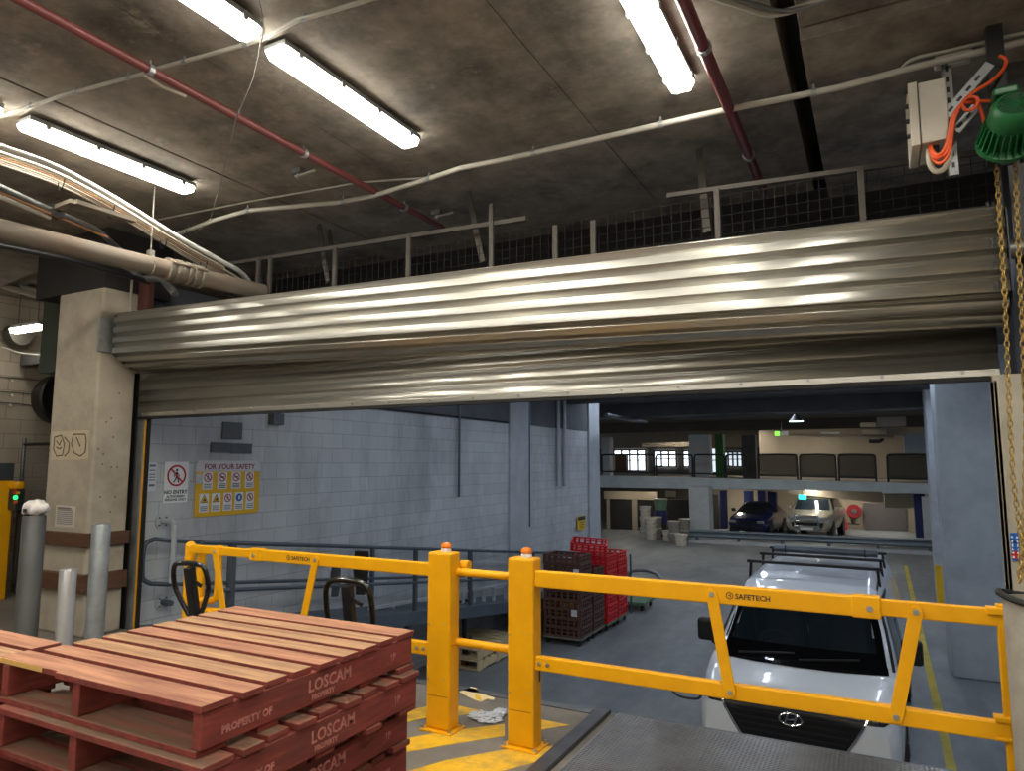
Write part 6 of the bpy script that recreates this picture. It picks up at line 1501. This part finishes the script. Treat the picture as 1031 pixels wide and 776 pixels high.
for i, (px, Y_, n, m_, what) in enumerate(((650, 30.2, 3, 'bucket', 'the tall white stack nearest the block wall'), (655.5, 29.6, 2, 'bucket', 'the front white stack'), (661, 30.3, 2, 'bucket_grey', 'the grey stack'), (673, 29.4, 1, 'bucket', 'a single bucket on the floor'), (679, 28.6, 2, 'bucket_grey', 'the front grey stack'), (690, 29.9, 2, 'bucket_grey', 'the grey stack beside the pale column'), (686, 28.0, 1, 'bucket', 'a single bucket by the pale column'))):
    for k in range(n):
        hh = .46; bucket(px, 540, Y_, k*(hh+.002), .24, hh, m_, '%s bucket of %s' % (('lower', 'middle', 'top')[k] if n == 3 else ('lower', 'upper')[k] if n == 2 else 'lone', what) if n > 1 else 'lone white bucket '+('behind the front grey stack' if px == 673 else 'at the foot of the pale column'))
ib = thing('blue_drum', 'blue plastic drum on a crate among the buckets', 'drum', (PY(665.5, 520, 31.4).x, 31.4, LOW+.55)); x = PY(665.5, 520, 31.4).x
MB().box(x-.32, x+.32, 31.1, 31.7, LOW, LOW+.55).build('stand', M['door_dark'], ib)
MB().lathe([(.28, .55), (.3, .6), (.3, 1.1), (.27, 1.16)], (x, 31.4, LOW), n=16).build('drum', M['navy'], ib, smooth=40)
bucket(665.5, 515, 31.4, 1.165, .3, .5, 'bucket_green', 'green banded bucket with a white lid on top of the blue drum', 'paint buckets')

struct(MB().box(-24, 4, 33.4, 33.9, 3.1, 3.6).build('beam', M['beige_dark'], bevel=.01), 'added downstand beam hiding the battens over the mezzanine')  # put in to screen the mezzanine battens from view
# ================================================================== YARD LAMPS (cool battens under the yard ceiling, above the shutter's lower edge) AND ADDED FILL LAMPS
k = 0
for y in (6.6, 9.7, 12.6, 16.4):
    for x in (-4.4, -2.0, .6, 3.6):
        batten(x, y, 'cool white batten under the yard ceiling', 'battens under the yard ceiling', 1.5, 3.45, dif='tube_cool')
for y in (16.8, 22.3):
    for x in (-9.5, -6, -2.5, .6):
        batten(x, y, 'added cool white fill batten hidden between the far ceiling beams', 'added fill battens between the far beams', 1.5, 3.45, dif='tube_cool')  # fill lamps added out of sight to brighten the mezzanine edge
for x, y in ((-9.5, 25.1), (-6, 25.1), (-2.5, 25.1), (0, 25.1)):
    batten(x, y, 'added warm fill batten hidden behind the last yard beam', 'added fill battens behind the last yard beam', 1.4, 3.55)  # unseen warm lamps put in to light the buckets from the front
for x, y in ((-9, 34), (-3, 34.), (-3, 38), (0, 36), (-6, 39)):
    batten(x, y, 'unseen fill batten above the mezzanine deck', 'unseen fill battens above the mezzanine', 1.5, 3.55)  # lamps kept out of sight, put in to light the mezzanine
for x, y in ((-3.5, 35.), (-8, 33.6), (-5.6, 34.2), (-6.5, 36.5), (-2.6, 33.), (-1.9, 36.6), (.2, 36.6)):
    batten(x, y, 'added unseen fill batten beneath the mezzanine deck', 'added fill battens beneath the mezzanine', 1.3, zl0+.08)  # unseen lamps added to brighten the back wall below the deck
# ================================================================== LIGHT AND VIEW
wd = bpy.data.worlds.new('world'); scene.world = wd; wd.use_nodes = True
bg = wd.node_tree.nodes['Background']; bg.inputs['Color'].default_value = srgb((190, 208, 232))+(1,); bg.inputs['Strength'].default_value = .3
scene.view_settings.view_transform = 'Standard'; scene.view_settings.look = 'None'
scene.view_settings.exposure = .55; scene.view_settings.gamma = 1
scene.view_settings.use_curve_mapping = False
scene.cycles.use_denoising = True
scene.cycles.max_bounces = 8; scene.cycles.diffuse_bounces = 5; scene.cycles.sample_clamp_indirect = 4
for o in list(scene.objects):
    if o.parent is None and o.type in ('MESH', 'EMPTY') and 'label' not in o.keys():
        o['label'] = o.name.split('.')[0].replace('_', ' ')+' of the loading dock building'
